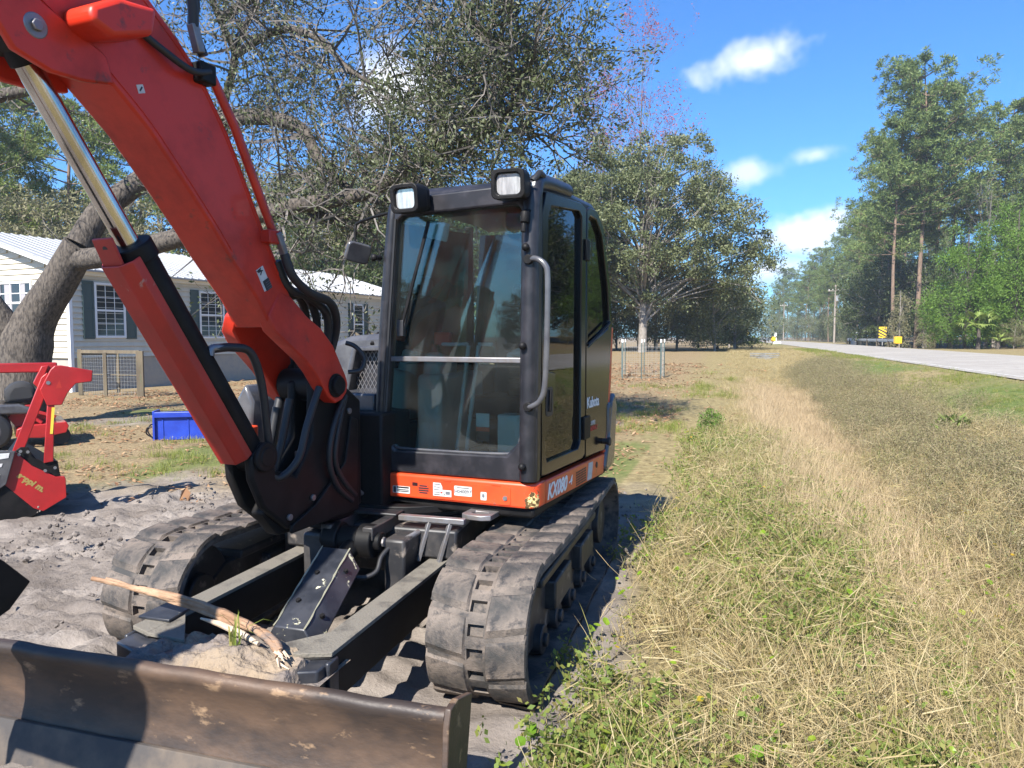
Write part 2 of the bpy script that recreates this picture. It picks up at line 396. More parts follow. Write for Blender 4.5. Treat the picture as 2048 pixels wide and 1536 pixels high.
# cover: folded plate, long ridges bare
c0, c1 = Vector((.02,-1.00,.585)), Vector((.075,-1.50,.375))
def cover_pts(c, up):
    return [c + Vector((-.135,0,-.085)) , c + Vector((-.075,0,.012)), c + Vector((.075,0,.012)), c + Vector((.135,0,-.085)), c+Vector((.12,0,-.10)), c+Vector((-.12,0,-.10))]
cv = u_().add(cover_pts(c0,0)+cover_pts(c1,0), [(0,1,2,3,4,5),(11,10,9,8,7,6)]+[(i,(i+1)%6,(i+1)%6+6,i+6) for i in range(6)])
cover = part(cv, 'cylinder_cover', 'scratched', .006)
for t, dx in ((.2,.10),(.7,-.03),(.75,.105),(.35,-.02)):
    p = c0.lerp(c1, t) + Vector((dx, 0, .008 if abs(dx) < .08 else -.03))
    part(u_().cyl(p, p+Vector((0,-.006,.014)), .012, n=6), 'bolt', 'black', 0, cover)
for dx in (-.076,.076):
    e = u_(); k = 14
    pts = [c0.lerp(c1, i/k)+Vector((dx+random.uniform(-.003,.003),0,.0145)) for i in range(k+1)]
    e.tube(pts, [random.uniform(.002,.0055) for _ in pts], 4); part(e, 'worn_ridge', 'ridge', 0, cover)
part(u_().cyl((-.14,-.80,.585),(-.055,-.80,.585),.088,n=24).cyl((.055,-.80,.585),(.14,-.80,.585),.088,n=24).cyl((-.06,-.80,.585),(.06,-.80,.585),.070,n=24).cyl((-.17,-.80,.585),(.175,-.80,.585),.05,n=18).cyl((.02,-.84,.56),(.03,-1.02,.50),.05,n=16), 'cylinder_eye', 'black', .006)
part(u_().box((-.15,-.86,.60),(-.09,-.40,.67)).box((.09,-.86,.60),(.15,-.40,.67)).box((-.15,-.60,.668),(.16,-.42,.684)), 'cylinder_bracket', 'dusty', .006)
part(u_().cyl((.18,-.80,.585),(.19,-.80,.585),.026,n=8), 'bolt', 'steel')
part(u_().box((.18,-.62,.655),(.56,-.58,.685)), 'guard_rail_bar', 'steel', .004)
for x in (.335,.455):
    part(u_().bar((x+.02,-.60,.66),(x-.03,-.64,.45),.035,.02), 'guard_strut', 'steel', .003)
part(u_().tube(spline([(.30,-.62,.60),(.27,-.72,.585),(.22,-.76,.57)]), .016, 8), 'hose_fitting', 'steel', smooth=60)
part(u_().tube(spline([(.22,-.76,.57),(.19,-.84,.52),(.19,-.90,.46),(.14,-.95,.44),(.08,-.98,.46)]), .013, 8), 'blade_hose', 'blacksoft', smooth=60)
part(u_().cyl((.22,-1.05,.29),(.36,-1.05,.29),.06,n=20), 'cross_tube', 'black', .005)
# --- dozer blade: curved mouldboard with rolled top, cutting edge, end plates (slightly worn)
prof = [(-2.055,.452),(-2.075,.462),(-2.098,.455),(-2.108,.435),(-2.098,.41),(-2.072,.36),(-2.060,.30),(-2.066,.22),(-2.095,.13),(-2.14,.05)]
back = [(-2.115,.04),(-2.070,.13),(-2.040,.22),(-2.034,.30),(-2.044,.37),(-2.052,.42)]
bl = u_(); poly = prof + back; nx = 44; n = len(poly); vs_ = []; fs = []
for i in range(nx+1):
    x = -1.12 + 2.16*i/nx
    for (yy, zz) in poly:
        w = .0015*math.sin(x*9+zz*20) + .0015*math.sin(x*23); vs_.append((x, yy+w, zz+.0015*math.sin(x*14)+.001*math.sin(x*31)))
for i in range(nx):
    for j in range(n): fs.append((i*n+j, i*n+(j+1) % n, (i+1)*n+(j+1) % n, (i+1)*n+j))
fs += [tuple(range(n)), tuple(range(nx*n, nx*n+n))[::-1]]
bl.add(vs_, fs); BLADE = part(bl, 'dozer_blade', 'blade', smooth=50, label='rusty worn dozer blade with rolled top edge')
part(u_().prism([(-2.165,.0),(-2.135,.10),(-2.108,.16),(-2.092,.16),(-2.13,.03),(-2.15,0)], 'x', -1.12, 1.04), 'cutting_edge', 'edge', .003, BLADE)
for x in (-1.145, 1.041):
    part(u_().prism([(-2.16,.0),(-2.12,.42),(-2.10,.47),(-2.04,.475),(-1.90,.43),(-1.93,.30),(-2.0,.02)], 'x', x, x+.022), 'end_plate', 'blade', .004, BLADE)
for x in (-.30, .30):
    part(u_().prism([(-2.05,.12),(-2.045,.40),(-1.93,.34),(-1.93,.16)], 'x', x-.015, x+.015), 'blade_rib', 'black', .003, BLADE)

# --- upper frame
uf = s_().box((-2.02,.0,.675),(-.01,1.45,.735)).box((-1.32,-.12,.66),(-.88,.20,1.22)).box((-1.36,.06,.86),(-1.03,.12,1.165)).prism([(-1.95,.05),(-1.40,.05),(-1.34,-.1),(-1.95,-.12)], 'z', .70, .74)
uf.box((-1.34,.12,.74),(-1.02,.8,1.17))
part(uf, 'upper_frame', 'black', .015)
part(s_().box((-1.40,.05,1.172),(-1.02,.9,1.20)), 'tank_lid', 'black', .008)
for x, nm in ((-.30,'tie_down_ring'), (-1.90,'tie_down_ring'), (-1.03,'tie_down_ring')):
    o_ = [(x-.085,-.11),(x-.04,-.135),(x+.04,-.135),(x+.085,-.11),(x+.085,.10),(x-.085,.10)]; i_ = [(x-.05,-.065),(x-.03,-.085),(x+.03,-.085),(x+.05,-.065),(x+.04,-.03),(x-.04,-.03)]
    part(s_().ring(o_, i_, 'z', .672, .70), nm, 'steel' if x > -1.5 else 'black', .004)
part(s_().prism([(-1.98,.76),(-1.86,.78),(-1.84,1.10),(-1.96,1.10)], 'y', -.10, -.02), 'corner_panel', 'orange', .01)
part(s_().prism([(-2.04,.95),(-1.90,.95),(-1.87,1.25),(-1.93,1.36),(-2.0,1.26)], 'y', -.04, .5), 'side_cover', 'hood', .02, label='pale reflective side cover on the boom side')
# --- front skirt with stickers, vents, hatch
def round_rect(x0, x1, z0, z1, r, n=3):
    return arc((x1-r,z1-r),r,0,90,n)+arc((x0+r,z1-r),r,90,180,n)+arc((x0+r,z0+r),r,180,270,n)+arc((x1-r,z0+r),r,270,360,n)
sk = s_().prism(arc((-.06,.04),.075,270,350,5)+[(.016,.12),(-1.012,.12)]+arc((-.985,-.005),.03,180,270,4), 'z', .733, .872)
FS = part(sk, 'front_skirt', 'orange', .014, seg=3)
def mark_chips(m):
    """bare chipped metal round one knocked corner"""
    nt = m.node_tree; b = nt.nodes['Principled BSDF']; src = b.inputs['Base Color'].links[0].from_socket
    tc = N(nt, 'ShaderNodeTexCoord'); ds = N(nt, 'ShaderNodeVectorMath', operation='DISTANCE'); nt.links.new(tc.outputs['Object'], ds.inputs[0]); ds.inputs[1].default_value = tuple(US @ Vector((.012,-.03,.775)))
    no = N(nt, 'ShaderNodeTexNoise'); no.inputs['Scale'].default_value = 42; no.inputs['Detail'].default_value = 6; nt.links.new(tc.outputs['Object'], no.inputs['Vector'])
    ma = N(nt, 'ShaderNodeMath', operation='MULTIPLY_ADD'); nt.links.new(no.outputs['Fac'], ma.inputs[0]); ma.inputs[1].default_value = .16; nt.links.new(ds.outputs['Value'], ma.inputs[2])
    mr = N(nt, 'ShaderNodeMapRange'); nt.links.new(ma.outputs[0], mr.inputs[0]); mr.inputs[1].default_value = .138; mr.inputs[2].default_value = .132; mr.clamp = True
    cr = N(nt, 'ShaderNodeValToRGB'); nt.links.new(no.outputs['Fac'], cr.inputs[0]); cr.color_ramp.elements[0].position = .45; cr.color_ramp.elements[0].color = (.09,.05,.02,1); cr.color_ramp.elements[1].position = .52; cr.color_ramp.elements[1].color = (.62,.50,.22,1)
    mx = N(nt, 'ShaderNodeMix', data_type='RGBA'); nt.links.new(mr.outputs[0], mx.inputs[0]); nt.links.new(src, mx.inputs[6]); nt.links.new(cr.outputs[0], mx.inputs[7]); nt.links.new(mx.outputs[2], b.inputs['Base Color'])
M['orange_chip'] = mat('orange_paint_chipped', (.70, .066, .016), .38, col2=(.58, .05, .014), scale=5, col3=(.30, .09, .05), scale3=38, lo3=.66, hi3=.72, coat=.2)
mark_chips(M['orange_chip']); FS.data.materials[0] = M['orange_chip']
yf = -.0352
def plate(x0, x1, z0, z1, mt, nm, y=yf, t=.003, par=FS, r=.004): return part(s_().prism(round_rect(x0,x1,z0,z1,r), 'y', y-t, y), nm, mt, 0, par)
plate(-.60,-.13,.748,.846,'orange','hatch',t=.004,r=.012)
HY = -.0393
plate(-.862,-.750,.760,.800,'white','sticker'); plate(-.858,-.840,.763,.797,'ink','sticker_print',yf-.003,.0008)
for z in (.790,.779,.770): plate(-.834,-.756,z,z+.003,'ink','sticker_print',yf-.003,.0008)
plate(-.834,-.756,.793,.798,'ink','sticker_print',yf-.003,.0008)
o = s_().prism([(-.598,.764),(-.598,.838),(-.552,.838),(-.540,.815),(-.540,.800),(-.484,.800),(-.484,.764)], 'y', HY-.002, HY); part(o, 'sticker', 'white', 0, FS)
for z in (.828,.812,.797,.783,.770): plate(-.592,-.555,z,z+.004,'grey_st','sticker_print',HY-.002,.0008)
plate(-.520,-.492,.776,.794,'grey_st','sticker_print',HY-.002,.0008); plate(-.552,-.538,.780,.790,'redprint','sticker_print',HY-.002,.0008); plate(-.532,-.524,.770,.778,'ink','sticker_print',HY-.002,.0008)
plate(-.466,-.359,.776,.830,'white','sticker',HY,.002)
def front_text(body, x, y, z, size, mt, nm, bold=0, spacing=1.0):
    return text_mesh(nm, body, size, M[mt], FS, US @ Matrix.Translation((x, y, z)) @ Matrix.Rotation(R(90), 4, 'X'), 0, .0006, bold, spacing)
front_text('H040097', -.4125, HY-.003, .800, .028, 'grey_st', 'sticker_lettering', .0006)
plate(-.450,-.375,.819,.823,'grey_st','sticker_print',HY-.002,.0008)
plate(-.305,-.270,.764,.808,'white','sticker',HY,.002); plate(-.296,-.281,.778,.798,'grey_st','sticker_print',HY-.002,.0008)
for k, (x0, x1, z) in enumerate([(-.690,-.638,.812),(-.696,-.628,.799),(-.696,-.628,.786),(-.690,-.636,.773)]): plate(x0,x1,z-.004,z+.004,'ink','vent_slot',t=.0015)
for z in (.824,.817,.810): plate(-.735,-.700,z,z+.0022,'ink','vent_slot',t=.001)
part(s_().cyl((-.16,HY,.785),(-.16,HY-.006,.785),.013,n=16), 'hatch_lock', 'steel', 0, FS)
part(s_().cyl((-.926,yf,.808),(-.926,yf-.0015,.808),.017,n=16), 'tow_hole', 'ink', 0, FS)
for x0, x1 in ((-.53,-.49),(-.24,-.19)): plate(x0,x1,.847,.853,'orange','hatch_hinge',t=.005)
# --- side skirt with lettering
SS = part(s_().prism([(.118,.735),(.118,.866),(1.33,.838),(1.30,.70),(.9,.712)], 'x', -.04, .016), 'side_skirt', 'orange', .008)
def side_text(body, y, x, z, size, mt, nm, shear=0, bold=0, tilt=0, par=None, spacing=1.0):
    Mx = US @ Matrix.Translation((x, y, z)) @ Matrix.Rotation(R(90), 4, 'Z') @ Matrix.Rotation(R(90), 4, 'X') @ Matrix.Rotation(R(tilt), 4, 'Z')
    return text_mesh(nm, body, size, M[mt], par or SS, Mx, shear, .0008, bold, spacing)
side_text('KX080', .305, .0178, .788, .118, 'lettering', 'model_lettering', .28, .0035, -1.2)
side_text('-4', .545, .0178, .786, .075, 'lettering', 'model_lettering', .28, .002, -1.2)
for i in range(7):
    for j in range(6):
        y0 = .665+.031*i; z0 = .738+.0155*j - .008
        part(s_().prism([(y0,z0),(y0+.022,z0),(y0+.022,z0+.010),(y0,z0+.010)], 'x', .0165, .0175), 'vent_hole', 'ink', 0, SS)
part(s_().prism([(.90,.722),(.93,.832),(1.03,.828),(1.0,.718)], 'x', .0165, .018), 'sticker', 'white', 0, SS)
part(s_().cyl((.016,1.12,.79),(.020,1.12,.79),.02,n=14), 'plug', 'ink', 0, SS)
# --- counterweight and rear cover
cw = s_().prism([(-2.02,1.36),(.0,1.36),(.03,1.42),(.02,1.58),(-.10,1.80),(-.5,1.98),(-1.5,1.98),(-1.9,1.80),(-2.03,1.58)], 'z', .70, 1.20)
part(cw, 'counterweight', 'hood', .05, seg=4)
part(s_().prism([(1.32,.84),(1.37,.84),(1.50,1.30),(1.545,1.72),(1.50,1.72),(1.44,1.30)], 'x', -.10, .012), 'rear_trim', 'orange', .006)
part(s_().prism([(1.30,.735),(1.38,.70),(1.56,.78),(1.62,1.15),(1.56,1.25),(1.46,1.20),(1.38,.9)], 'x', -.20, .03), 'rear_corner_cover', 'hood', .02)
# --- hood beside the cab
def hood_poly(k): return [(-1.98,.75),(-1.98,1.30),(-1.93,1.48),(-1.80,1.60),(-1.60,1.66),(-1.35,1.675),(-1.10,1.66),(-1.04,1.62),(-1.04,.75)]
part(s_().prism(hood_poly(0), 'y', .62, 1.75), 'hood', 'hood', .04, smooth=50, seg=3, label='dark grey engine hood reflecting the sky')
gh = [(-1.60,1.20),(-1.50,1.585),(-1.02,1.60),(-1.02,1.20)]; gi = [(-1.555,1.225),(-1.475,1.555),(-1.04,1.565),(-1.04,1.225)]
GH = part(s_().ring(gh, gi, 'y', .50, .64), 'grille_housing', 'hood', .008)
part(s_().prism(gi, 'y', .61, .62), 'grille_backing', 'ink', 0, GH)
gm = s_()
for i in range(32):
    for sg_ in (1, -1):
        a = -1.72 + i*.032; p0 = (a, 1.225); p1 = (a+sg_*.34*.62, 1.565) if sg_ > 0 else None
        q0, q1 = ((a, 1.226), (a+.20, 1.562)) if sg_ > 0 else ((a+.20, 1.226), (a, 1.562))
        pts = []
        for t in np.linspace(0, 1, 25):
            x = q0[0]+(q1[0]-q0[0])*t; z = q0[1]+(q1[1]-q0[1])*t
            if -1.555+(z-1.225)*.242 < x < -1.04: pts.append((x, .58, z))
        if len(pts) > 1: gm.bar(pts[0], pts[-1], .004, .004, (0,1,0))
part(gm, 'grille_mesh', 'steel', 0, GH)
for x in (-1.42,-1.35,-1.28,-1.21,-1.14): part(s_().tube([(x,.615,1.60),(x,.70,1.672),(x,.95,1.684)], .016, 6), 'hood_vent_fin', 'black', smooth=50)
part(s_().box((-1.36,.04,1.205),(-1.03,.50,1.315)), 'tank_step', 'hood', .012)
# --- cab
cf = s_().ring([(-1.005,.875),(-1.0,.95),(-.875,2.38),(-.80,2.43),(-.03,2.455),(.02,2.40),(.012,.95),(.010,.875)],
               [(-.85,1.00),(-.925,1.075),(-.828,2.30),(-.795,2.325),(-.105,2.345),(-.078,2.32),(-.088,1.095),(-.17,1.01)], 'y', -.02, .05)
CAB = part(cf, 'cab_front_frame', 'cab', .014, seg=3)
part(s_().tube(spline([(-.040,-.012,.885),(-.036,-.012,1.5),(-.026,-.008,2.25),(-.022,.02,2.40),(-.03,.12,2.475),(-.04,.6,2.515)],5), .047, 14), 'corner_pillar', 'cab', smooth=60)
part(s_().tube(spline([(-.972,-.006,.885),(-.93,-.006,1.6),(-.868,-.002,2.30),(-.85,.04,2.40),(-.84,.15,2.45)],5), .032, 12), 'corner_pillar', 'cab', smooth=60)
part(s_().prism([(-.01,2.36),(-.012,2.425),(.03,2.475),(.15,2.50),(1.08,2.525),(1.20,2.49),(1.27,2.40),(1.1,2.42),(.12,2.40)], 'x', -.865, -.012), 'cab_roof', 'cab', .03, smooth=50, seg=3)
D = part(s_().ring([(.055,.90),(.055,2.30),(.12,2.425),(.75,2.47),(.855,2.455),(.855,.90),(.80,.880),(.12,.893)],
             [(.095,1.05),(.15,2.30),(.20,2.365),(.71,2.415),(.765,2.385),(.755,1.0),(.705,.958),(.135,.967)], 'x', -.03, .014), 'cab_door', 'gloss', .008, smooth=40)
part(s_().prism([(.085,1.06),(.16,1.13),(.23,1.20),(.275,1.30),(.285,1.45),(.085,1.47)], 'x', -.024, .012), 'door_lock_panel', 'gloss', .006, D)
part(s_().prism(round_rect(.12,.235,1.215,1.375,.025), 'x', .0125, .0145), 'handle_recess', 'ink', 0, D)
part(s_().bar((.020,.165,1.24),(.020,.175,1.36),.018,.02), 'door_handle', 'black', .004, D)
part(s_().prism([(.096,1.05),(.15,2.30),(.20,2.365),(.71,2.415),(.765,2.385),(.755,1.0),(.705,.958),(.135,.967)], 'x', -.018, -.012), 'door_glass', 'glasss', 0, D)
RS = part(s_().ring([(.872,.876),(.872,2.45),(.93,2.475),(1.10,2.475),(1.27,2.38),(1.44,2.0),(1.50,1.72),(1.36,.855)],
              [(.905,1.585),(.905,2.39),(.95,2.42),(1.09,2.415),(1.22,2.33),(1.385,1.98),(1.435,1.76),(1.40,1.715)], 'x', -.03, .014), 'rear_side_panel', 'gloss', .008, smooth=40)
part(s_().prism([(.905,1.585),(.905,2.39),(.95,2.42),(1.09,2.415),(1.22,2.33),(1.385,1.98),(1.435,1.76),(1.40,1.715)], 'x', -.018, -.012), 'rear_side_glass', 'glasss', 0, RS)
part(s_().tube(spline([(.018,.89,1.60),(.020,1.1,1.655),(.018,1.42,1.75)]), .010, 6), 'window_trim', 'black', 0, RS)
side_text('Kubota', 1.03, .0155, 1.222, .10, 'lettering', 'maker_lettering', 0, .0015, 0, RS, .95)
side_text('SUPER', 1.03, .0155, 1.085, .036, 'white', 'model_lettering', .25, .0008, 0, RS)
side_text('NOVA 2', 1.05, .0155, 1.048, .044, 'redprint', 'model_lettering', .25, .0008, 0, RS)
for z0, z1 in ((1.0,1.145),(2.13,2.26)):
    part(s_().box((.012,.79,z0),(.030,.925,z1)) if z0 < 2 else s_().box((.012,.82,z0),(.028,.895,z1)), 'door_hinge', 'black', .005, D)
part(s_().cyl((.012,1.28,.93),(.05,1.28,.93),.02,n=12).cyl((.05,1.28,.93),(.07,1.28,.93),.03,n=12), 'door_stop', 'blacksoft', .004, RS)
# glass and bars in front
part(s_().prism([(-.892,1.535),(-.830,2.30),(-.795,2.325),(-.105,2.345),(-.078,2.32),(-.085,1.535)], 'y', .018, .024), 'windscreen', 'glassf', 0, CAB)
part(s_().prism([(-.85,1.00),(-.925,1.075),(-.893,1.515),(-.085,1.515),(-.088,1.095),(-.17,1.01)], 'y', .018, .024), 'lower_windscreen', 'glassf', 0, CAB)
part(s_().bar((-.895,.012,1.525),(-.083,.012,1.525),.024,.030), 'window_bar', 'steel', .005, CAB)
sb = s_().tube(spline([(-.925,.010,1.10),(-.905,.010,1.04),(-.85,.010,1.012),(-.5,.010,1.010),(-.17,.010,1.018),(-.11,.010,1.05),(-.09,.010,1.11)]), .009, 6)
part(sb, 'window_seal', 'hood', 0, CAB, 50)
part(s_().tube([(-.937,-.024,1.08),(-.836,-.024,2.31)], .008, 6), 'window_seal', 'blacksoft', 0, CAB)
for x, z in ((-.945,2.10),(-.030,2.115),(-.047,1.608),(-.975,.978),(-.050,.972)):
    part(s_().cyl((x,-.015,z),(x,-.075,z-.004),.016,.014,10).ball((x,-.075,z-.004),.021,10,6), 'guard_bolt', 'black', 0, CAB, 50)
part(s_().cyl((-.028,-.085,2.29),(-.032,-.09,2.235),.024,n=10).cyl((-.032,-.09,2.235),(-.036,-.095,2.185),.014,n=8).cyl((-.02,-.04,2.30),(-.028,-.085,2.29),.012,n=8), 'washer_nozzle', 'black', .003, CAB)
part(s_().tube(spline([(-.012,-.055,2.05),(.03,-.075,2.05),(.078,-.08,2.015),(.093,-.08,1.94),(.088,-.08,1.6),(.078,-.08,1.40),(.055,-.08,1.325),(.01,-.07,1.292),(-.03,-.055,1.285)],6), .0155, 10), 'grab_handle', 'hood', 0, CAB, 60)
for z in (2.05,1.285): part(s_().cyl((-.02,-.03,z),(-.02,-.075,z),.026,n=12), 'handle_mount', 'black', .004, CAB)
part(s_().bar((-.800,-.030,1.70),(-.620,-.030,2.285),.018,.014,(0,1,0)), 'wiper_arm', 'black', .003, CAB)
part(s_().bar((-.796,-.018,1.655),(-.735,-.018,1.95),.010,.022,(0,1,0)).box((-.822,-.042,1.655),(-.782,-.012,1.745)), 'wiper_blade', 'blacksoft', .002, CAB)
part(s_().box((-.66,.03,2.19),(-.53,.045,2.29), (0,.25,0)), 'interior_mirror', 'teal', .01, CAB)
# roof lamps
for cx, cz, rz in ((-.685,2.395,-.10), (-.095,2.425,.08)):
    T = US @ Matrix.Translation((cx,-.11,cz)) @ Matrix.Rotation(rz,4,'Z') @ Matrix.Rotation(.10,4,'X') @ Matrix.Scale(.88,4)
    h = MB(T); h.ring(round_rect(-.102,.102,-.085,.085,.035,4), round_rect(-.075,.075,-.062,.062,.03,4), 'y', -.075, .03)
    b_ = round_rect(-.102,.102,-.085,.085,.035,4); h.prism([(x*.92,z*.92) for x,z in b_], 'y', .028, .075)
    H = part(h, 'work_lamp', 'black', .005, smooth=40)
    part(MB(T).prism(round_rect(-.074,.074,-.061,.061,.03,4), 'y', -.052, -.035), 'lamp_lens', 'lens', .004, H)
    part(MB(T).cyl((0,.05,-.03),(0,.10,-.075),.014,n=8), 'lamp_bracket', 'black', 0, H)
part(s_().tube([(-.02,.0,2.46),(.005,.03,2.505),(.0,.10,2.505)], .018, 8), 'lamp_cable', 'blacksoft', smooth=60)
part(s_().prism([(-.014,2.425),(.008,2.428),(.012,2.448),(-.010,2.445)], 'y', -.045, -.042), 'pillar_sticker', 'white')
# mirror
part(s_().tube(spline([(-.90,.03,2.36),(-1.04,.06,2.345),(-1.17,.10,2.325),(-1.188,.10,2.29),(-1.19,.10,2.20)]), .009, 8), 'mirror_arm', 'black', smooth=60)
part(s_().prism(round_rect(-1.25,-1.09,2.09,2.21,.03), 'y', .09, .115), 'mirror', 'hood', .01).data.transform(US @ Matrix.Translation((-1.17,.10,2.15)) @ Matrix.Rotation(R(20),4,'Y') @ Matrix.Rotation(R(62),4,'Z') @ Matrix.Translation((1.17,-.10,-2.15)) @ US.inverted())
# side and rear cab walls, interior
part(s_().bar((-.985,1.25,.9),(-.90,1.05,2.42),.06,.06).bar((-.03,1.28,.9),(-.05,1.18,2.42),.05,.05).box((-.98,1.26,.88),(-.03,1.30,1.45)).bar((-.96,.06,1.0),(-.97,1.25,1.0),.05,.25), 'cab_rear_frame', 'black', .01)
part(s_().add([(-.985,.06,1.08),(-.985,1.22,1.08),(-.885,1.05,2.38),(-.865,.08,2.38),(-.98,.06,1.08),(-.98,1.22,1.08),(-.88,1.05,2.38),(-.86,.08,2.38)],[(0,1,2,3),(4,5,6,7)]), 'boom_side_glass', 'glasss')
part(s_().prism([(-.96,1.46),(-.05,1.46),(-.07,2.38),(-.90,2.38)], 'y', 1.24, 1.245), 'rear_glass', 'glasss')
part(s_().box((-.97,.05,.872),(-.035,1.28,.90)), 'cab_floor', 'black')
st = s_().box((-.72,.62,1.12),(-.27,1.08,1.27)).box((-.70,1.02,1.20),(-.29,1.16,1.88), (-.12,0,0)).box((-.60,1.10,1.86),(-.39,1.18,2.02)).box((-.62,.7,.9),(-.36,1.0,1.13))
part(st, 'operator_seat', 'seat', .04, seg=3)
part(s_().box((-.93,.35,.9),(-.76,1.0,1.42)).prism([(.30,.9),(.55,.9),(.70,1.50),(.45,1.56)], 'x', -.93, -.80), 'control_console', 'teal', .03)
part(s_().box((-.24,.45,.9),(-.09,1.0,1.38)), 'control_console', 'black', .03)
for x in (-.60,-.535):
    part(s_().tube(spline([(x,.24,.90),(x+.03,.24,1.15),(x+.085,.25,1.60)]), .0135, 8), 'travel_lever', 'teal', smooth=60)
part(s_().tube([(-.69,.25,1.607),(-.52,.25,1.607)], .011, 8).tube([(-.45,.25,1.607),(-.36,.25,1.607)], .011, 8), 'lever_grip', 'teal', smooth=60)
part(s_().box((-.66,.20,.90),(-.55,.30,.93)).box((-.50,.20,.90),(-.39,.30,.93)).box((-.80,.20,.93),(-.70,.30,.96)), 'foot_pedals', 'teal', .008)
for x0, x1, z0, z1, mt in ((-.365,-.285,1.155,1.23,'teal'),(-.365,-.285,1.075,1.13,'ink')): part(s_().box((x0,.030,z0),(x1,.032,z1)), 'window_sticker', mt, 0, CAB)
part(s_().box((-.365,.030,1.131),(-.285,.032,1.153)), 'window_sticker', 'orange', 0, CAB)
part(s_().box((-.27,.10,.90),(-.11,.22,1.22)), 'manual_box', 'teal', .01)
for z in (1.30,1.37,1.44,1.50): part(s_().box((-.34,.42,z),(-.10,.62,z+.035)), 'dash_shelf', 'black', .008)
part(s_().tube(spline([(-.30,.36,1.53),(-.22,.34,1.56),(-.16,.36,1.52),(-.11,.40,1.55)]), .03, 7), 'plastic_bag', 'teal', smooth=70)
part(s_().box((-.83,.40,1.60),(-.72,.44,1.68)), 'monitor', 'orange', .01)
# --- swing bracket
XB0, XB1 = -1.30, -.90
side = [(-.40,1.44),(-.50,1.475),(-.60,1.42),(-.61,1.14),(-.74,.97),(-.88,1.02),(-.92,1.16),(-.98,1.17),(-1.05,1.10),(-1.04,1.00),(-.97,.86),(-.80,.72),(-.30,.66),(-.18,.72),(-.18,1.30)]
sw = s_()
sw.prism(side, 'x', -1.020, -.975).prism(side, 'x', -1.14, -1.095).cyl((-1.222,-.505,1.402),(-.988,-.505,1.402),.085,n=20).prism([(-.26,.66),(-.82,.69),(-.93,.82),(-.80,.98),(-.45,1.0),(-.22,1.05)], 'x', -1.10, -1.015)
part(sw, 'swing_bracket', 'black', .015, seg=3)
part(s_().cyl((-1.10,-.32,.62),(-1.10,-.32,1.26),.12,n=24), 'swing_pin', 'black', .01)
part(s_().cyl((-1.34,-.505,1.402),(-.875,-.505,1.402),.048,n=22), 'boom_pin', 'black', .005)
part(s_().cyl((-1.17,-.965,1.10),(-.945,-.965,1.10),.045,n=20), 'cylinder_pin', 'black', .005)
for y, z in ((-.30,1.25),(-.46,1.12),(-.34,.90),(-.62,.84),(-.80,.78)): part(s_().cyl((-.975,y,z),(-.962,y,z),.017,n=8), 'bracket_bolt', 'steel', .002)
part(s_().prism([(-.24,.70),(-.24,1.20),(-.30,1.22),(-.36,.98),(-.62,.80),(-.80,.74),(-.80,.70)], 'x', -.975, -.955), 'bracket_rib', 'black', .006)
part(s_().cyl((-.975,-.965,1.10),(-.950,-.965,1.10),.070,n=20), 'pin_boss', 'black', .008)
part(s_().box((-1.18,-.83,.86),(-1.02,-.80,.93), (0,.3,0)), 'warning_plate', 'teal')
part(s_().box((-1.28,-.60,1.03),(-1.0,-.56,1.065)), 'hose_clamp', 'steel', .004)
# --- boom: main box and two foot lugs
backe = [(-.783,1.826),(-.857,1.961),(-.965,2.137),(-1.024,2.247),(-1.159,2.495),(-1.302,2.694),(-1.419,2.800),(-1.60,2.935),(-1.85,3.08),(-2.2,3.22),(-2.7,3.33),(-3.3,3.30),(-3.9,3.08),(-4.15,2.92)]
fronte = [(-.925,1.69),(-1.01,1.815),(-1.175,1.99),(-1.267,2.10),(-1.40,2.245),(-1.566,2.417),(-1.70,2.525),(-1.824,2.615),(-1.98,2.70),(-2.3,2.83),(-2.7,2.92),(-3.3,2.92),(-3.85,2.76),(-4.05,2.68)]
BX0, BX1 = -1.165, -.945
BOOM = part(s_().prism(backe + fronte[::-1], 'x', BX0, BX1), 'boom', 'boom', .010, label='red orange boom rising over the blade')
lug = [(-.397,1.405),(-.415,1.45),(-.443,1.491),(-.511,1.607),(-.59,1.693),(-.69,1.755),(-.79,1.84),(-.87,1.86),(-.955,1.75),(-.93,1.677),(-.843,1.61),(-.733,1.534),(-.667,1.473),(-.585,1.375),(-.56,1.345),(-.505,1.31),(-.45,1.325),(-.41,1.36)]
def lugp(x0, x1, xo0, xo1):
    mb = s_(); n = len(lug); vs_ = []
    for a, b in ((x0, xo0), (x1, xo1)):
        for (yy, zz) in lug:
            t = min(1, max(0, (1.80-zz)/.22)); vs_.append((a*(1-t)+b*t, yy, zz))
    return mb.add(vs_, [tuple(range(n))[::-1], tuple(range(n, 2*n))]+[(i,(i+1)%n,(i+1)%n+n,i+n) for i in range(n)])
for a in ((BX1-.07, BX1+.002, -.985, -.905), (BX0-.002, BX0+.07, -1.305, -1.225)): part(lugp(*a), 'boom_foot', 'boom', .008, BOOM, 45)
for x in (-1.309, -.901): part(s_().cyl((x-.006,-.505,1.402),(x+.006,-.505,1.402),.062,n=24), 'pin_collar', 'black', .004, BOOM)
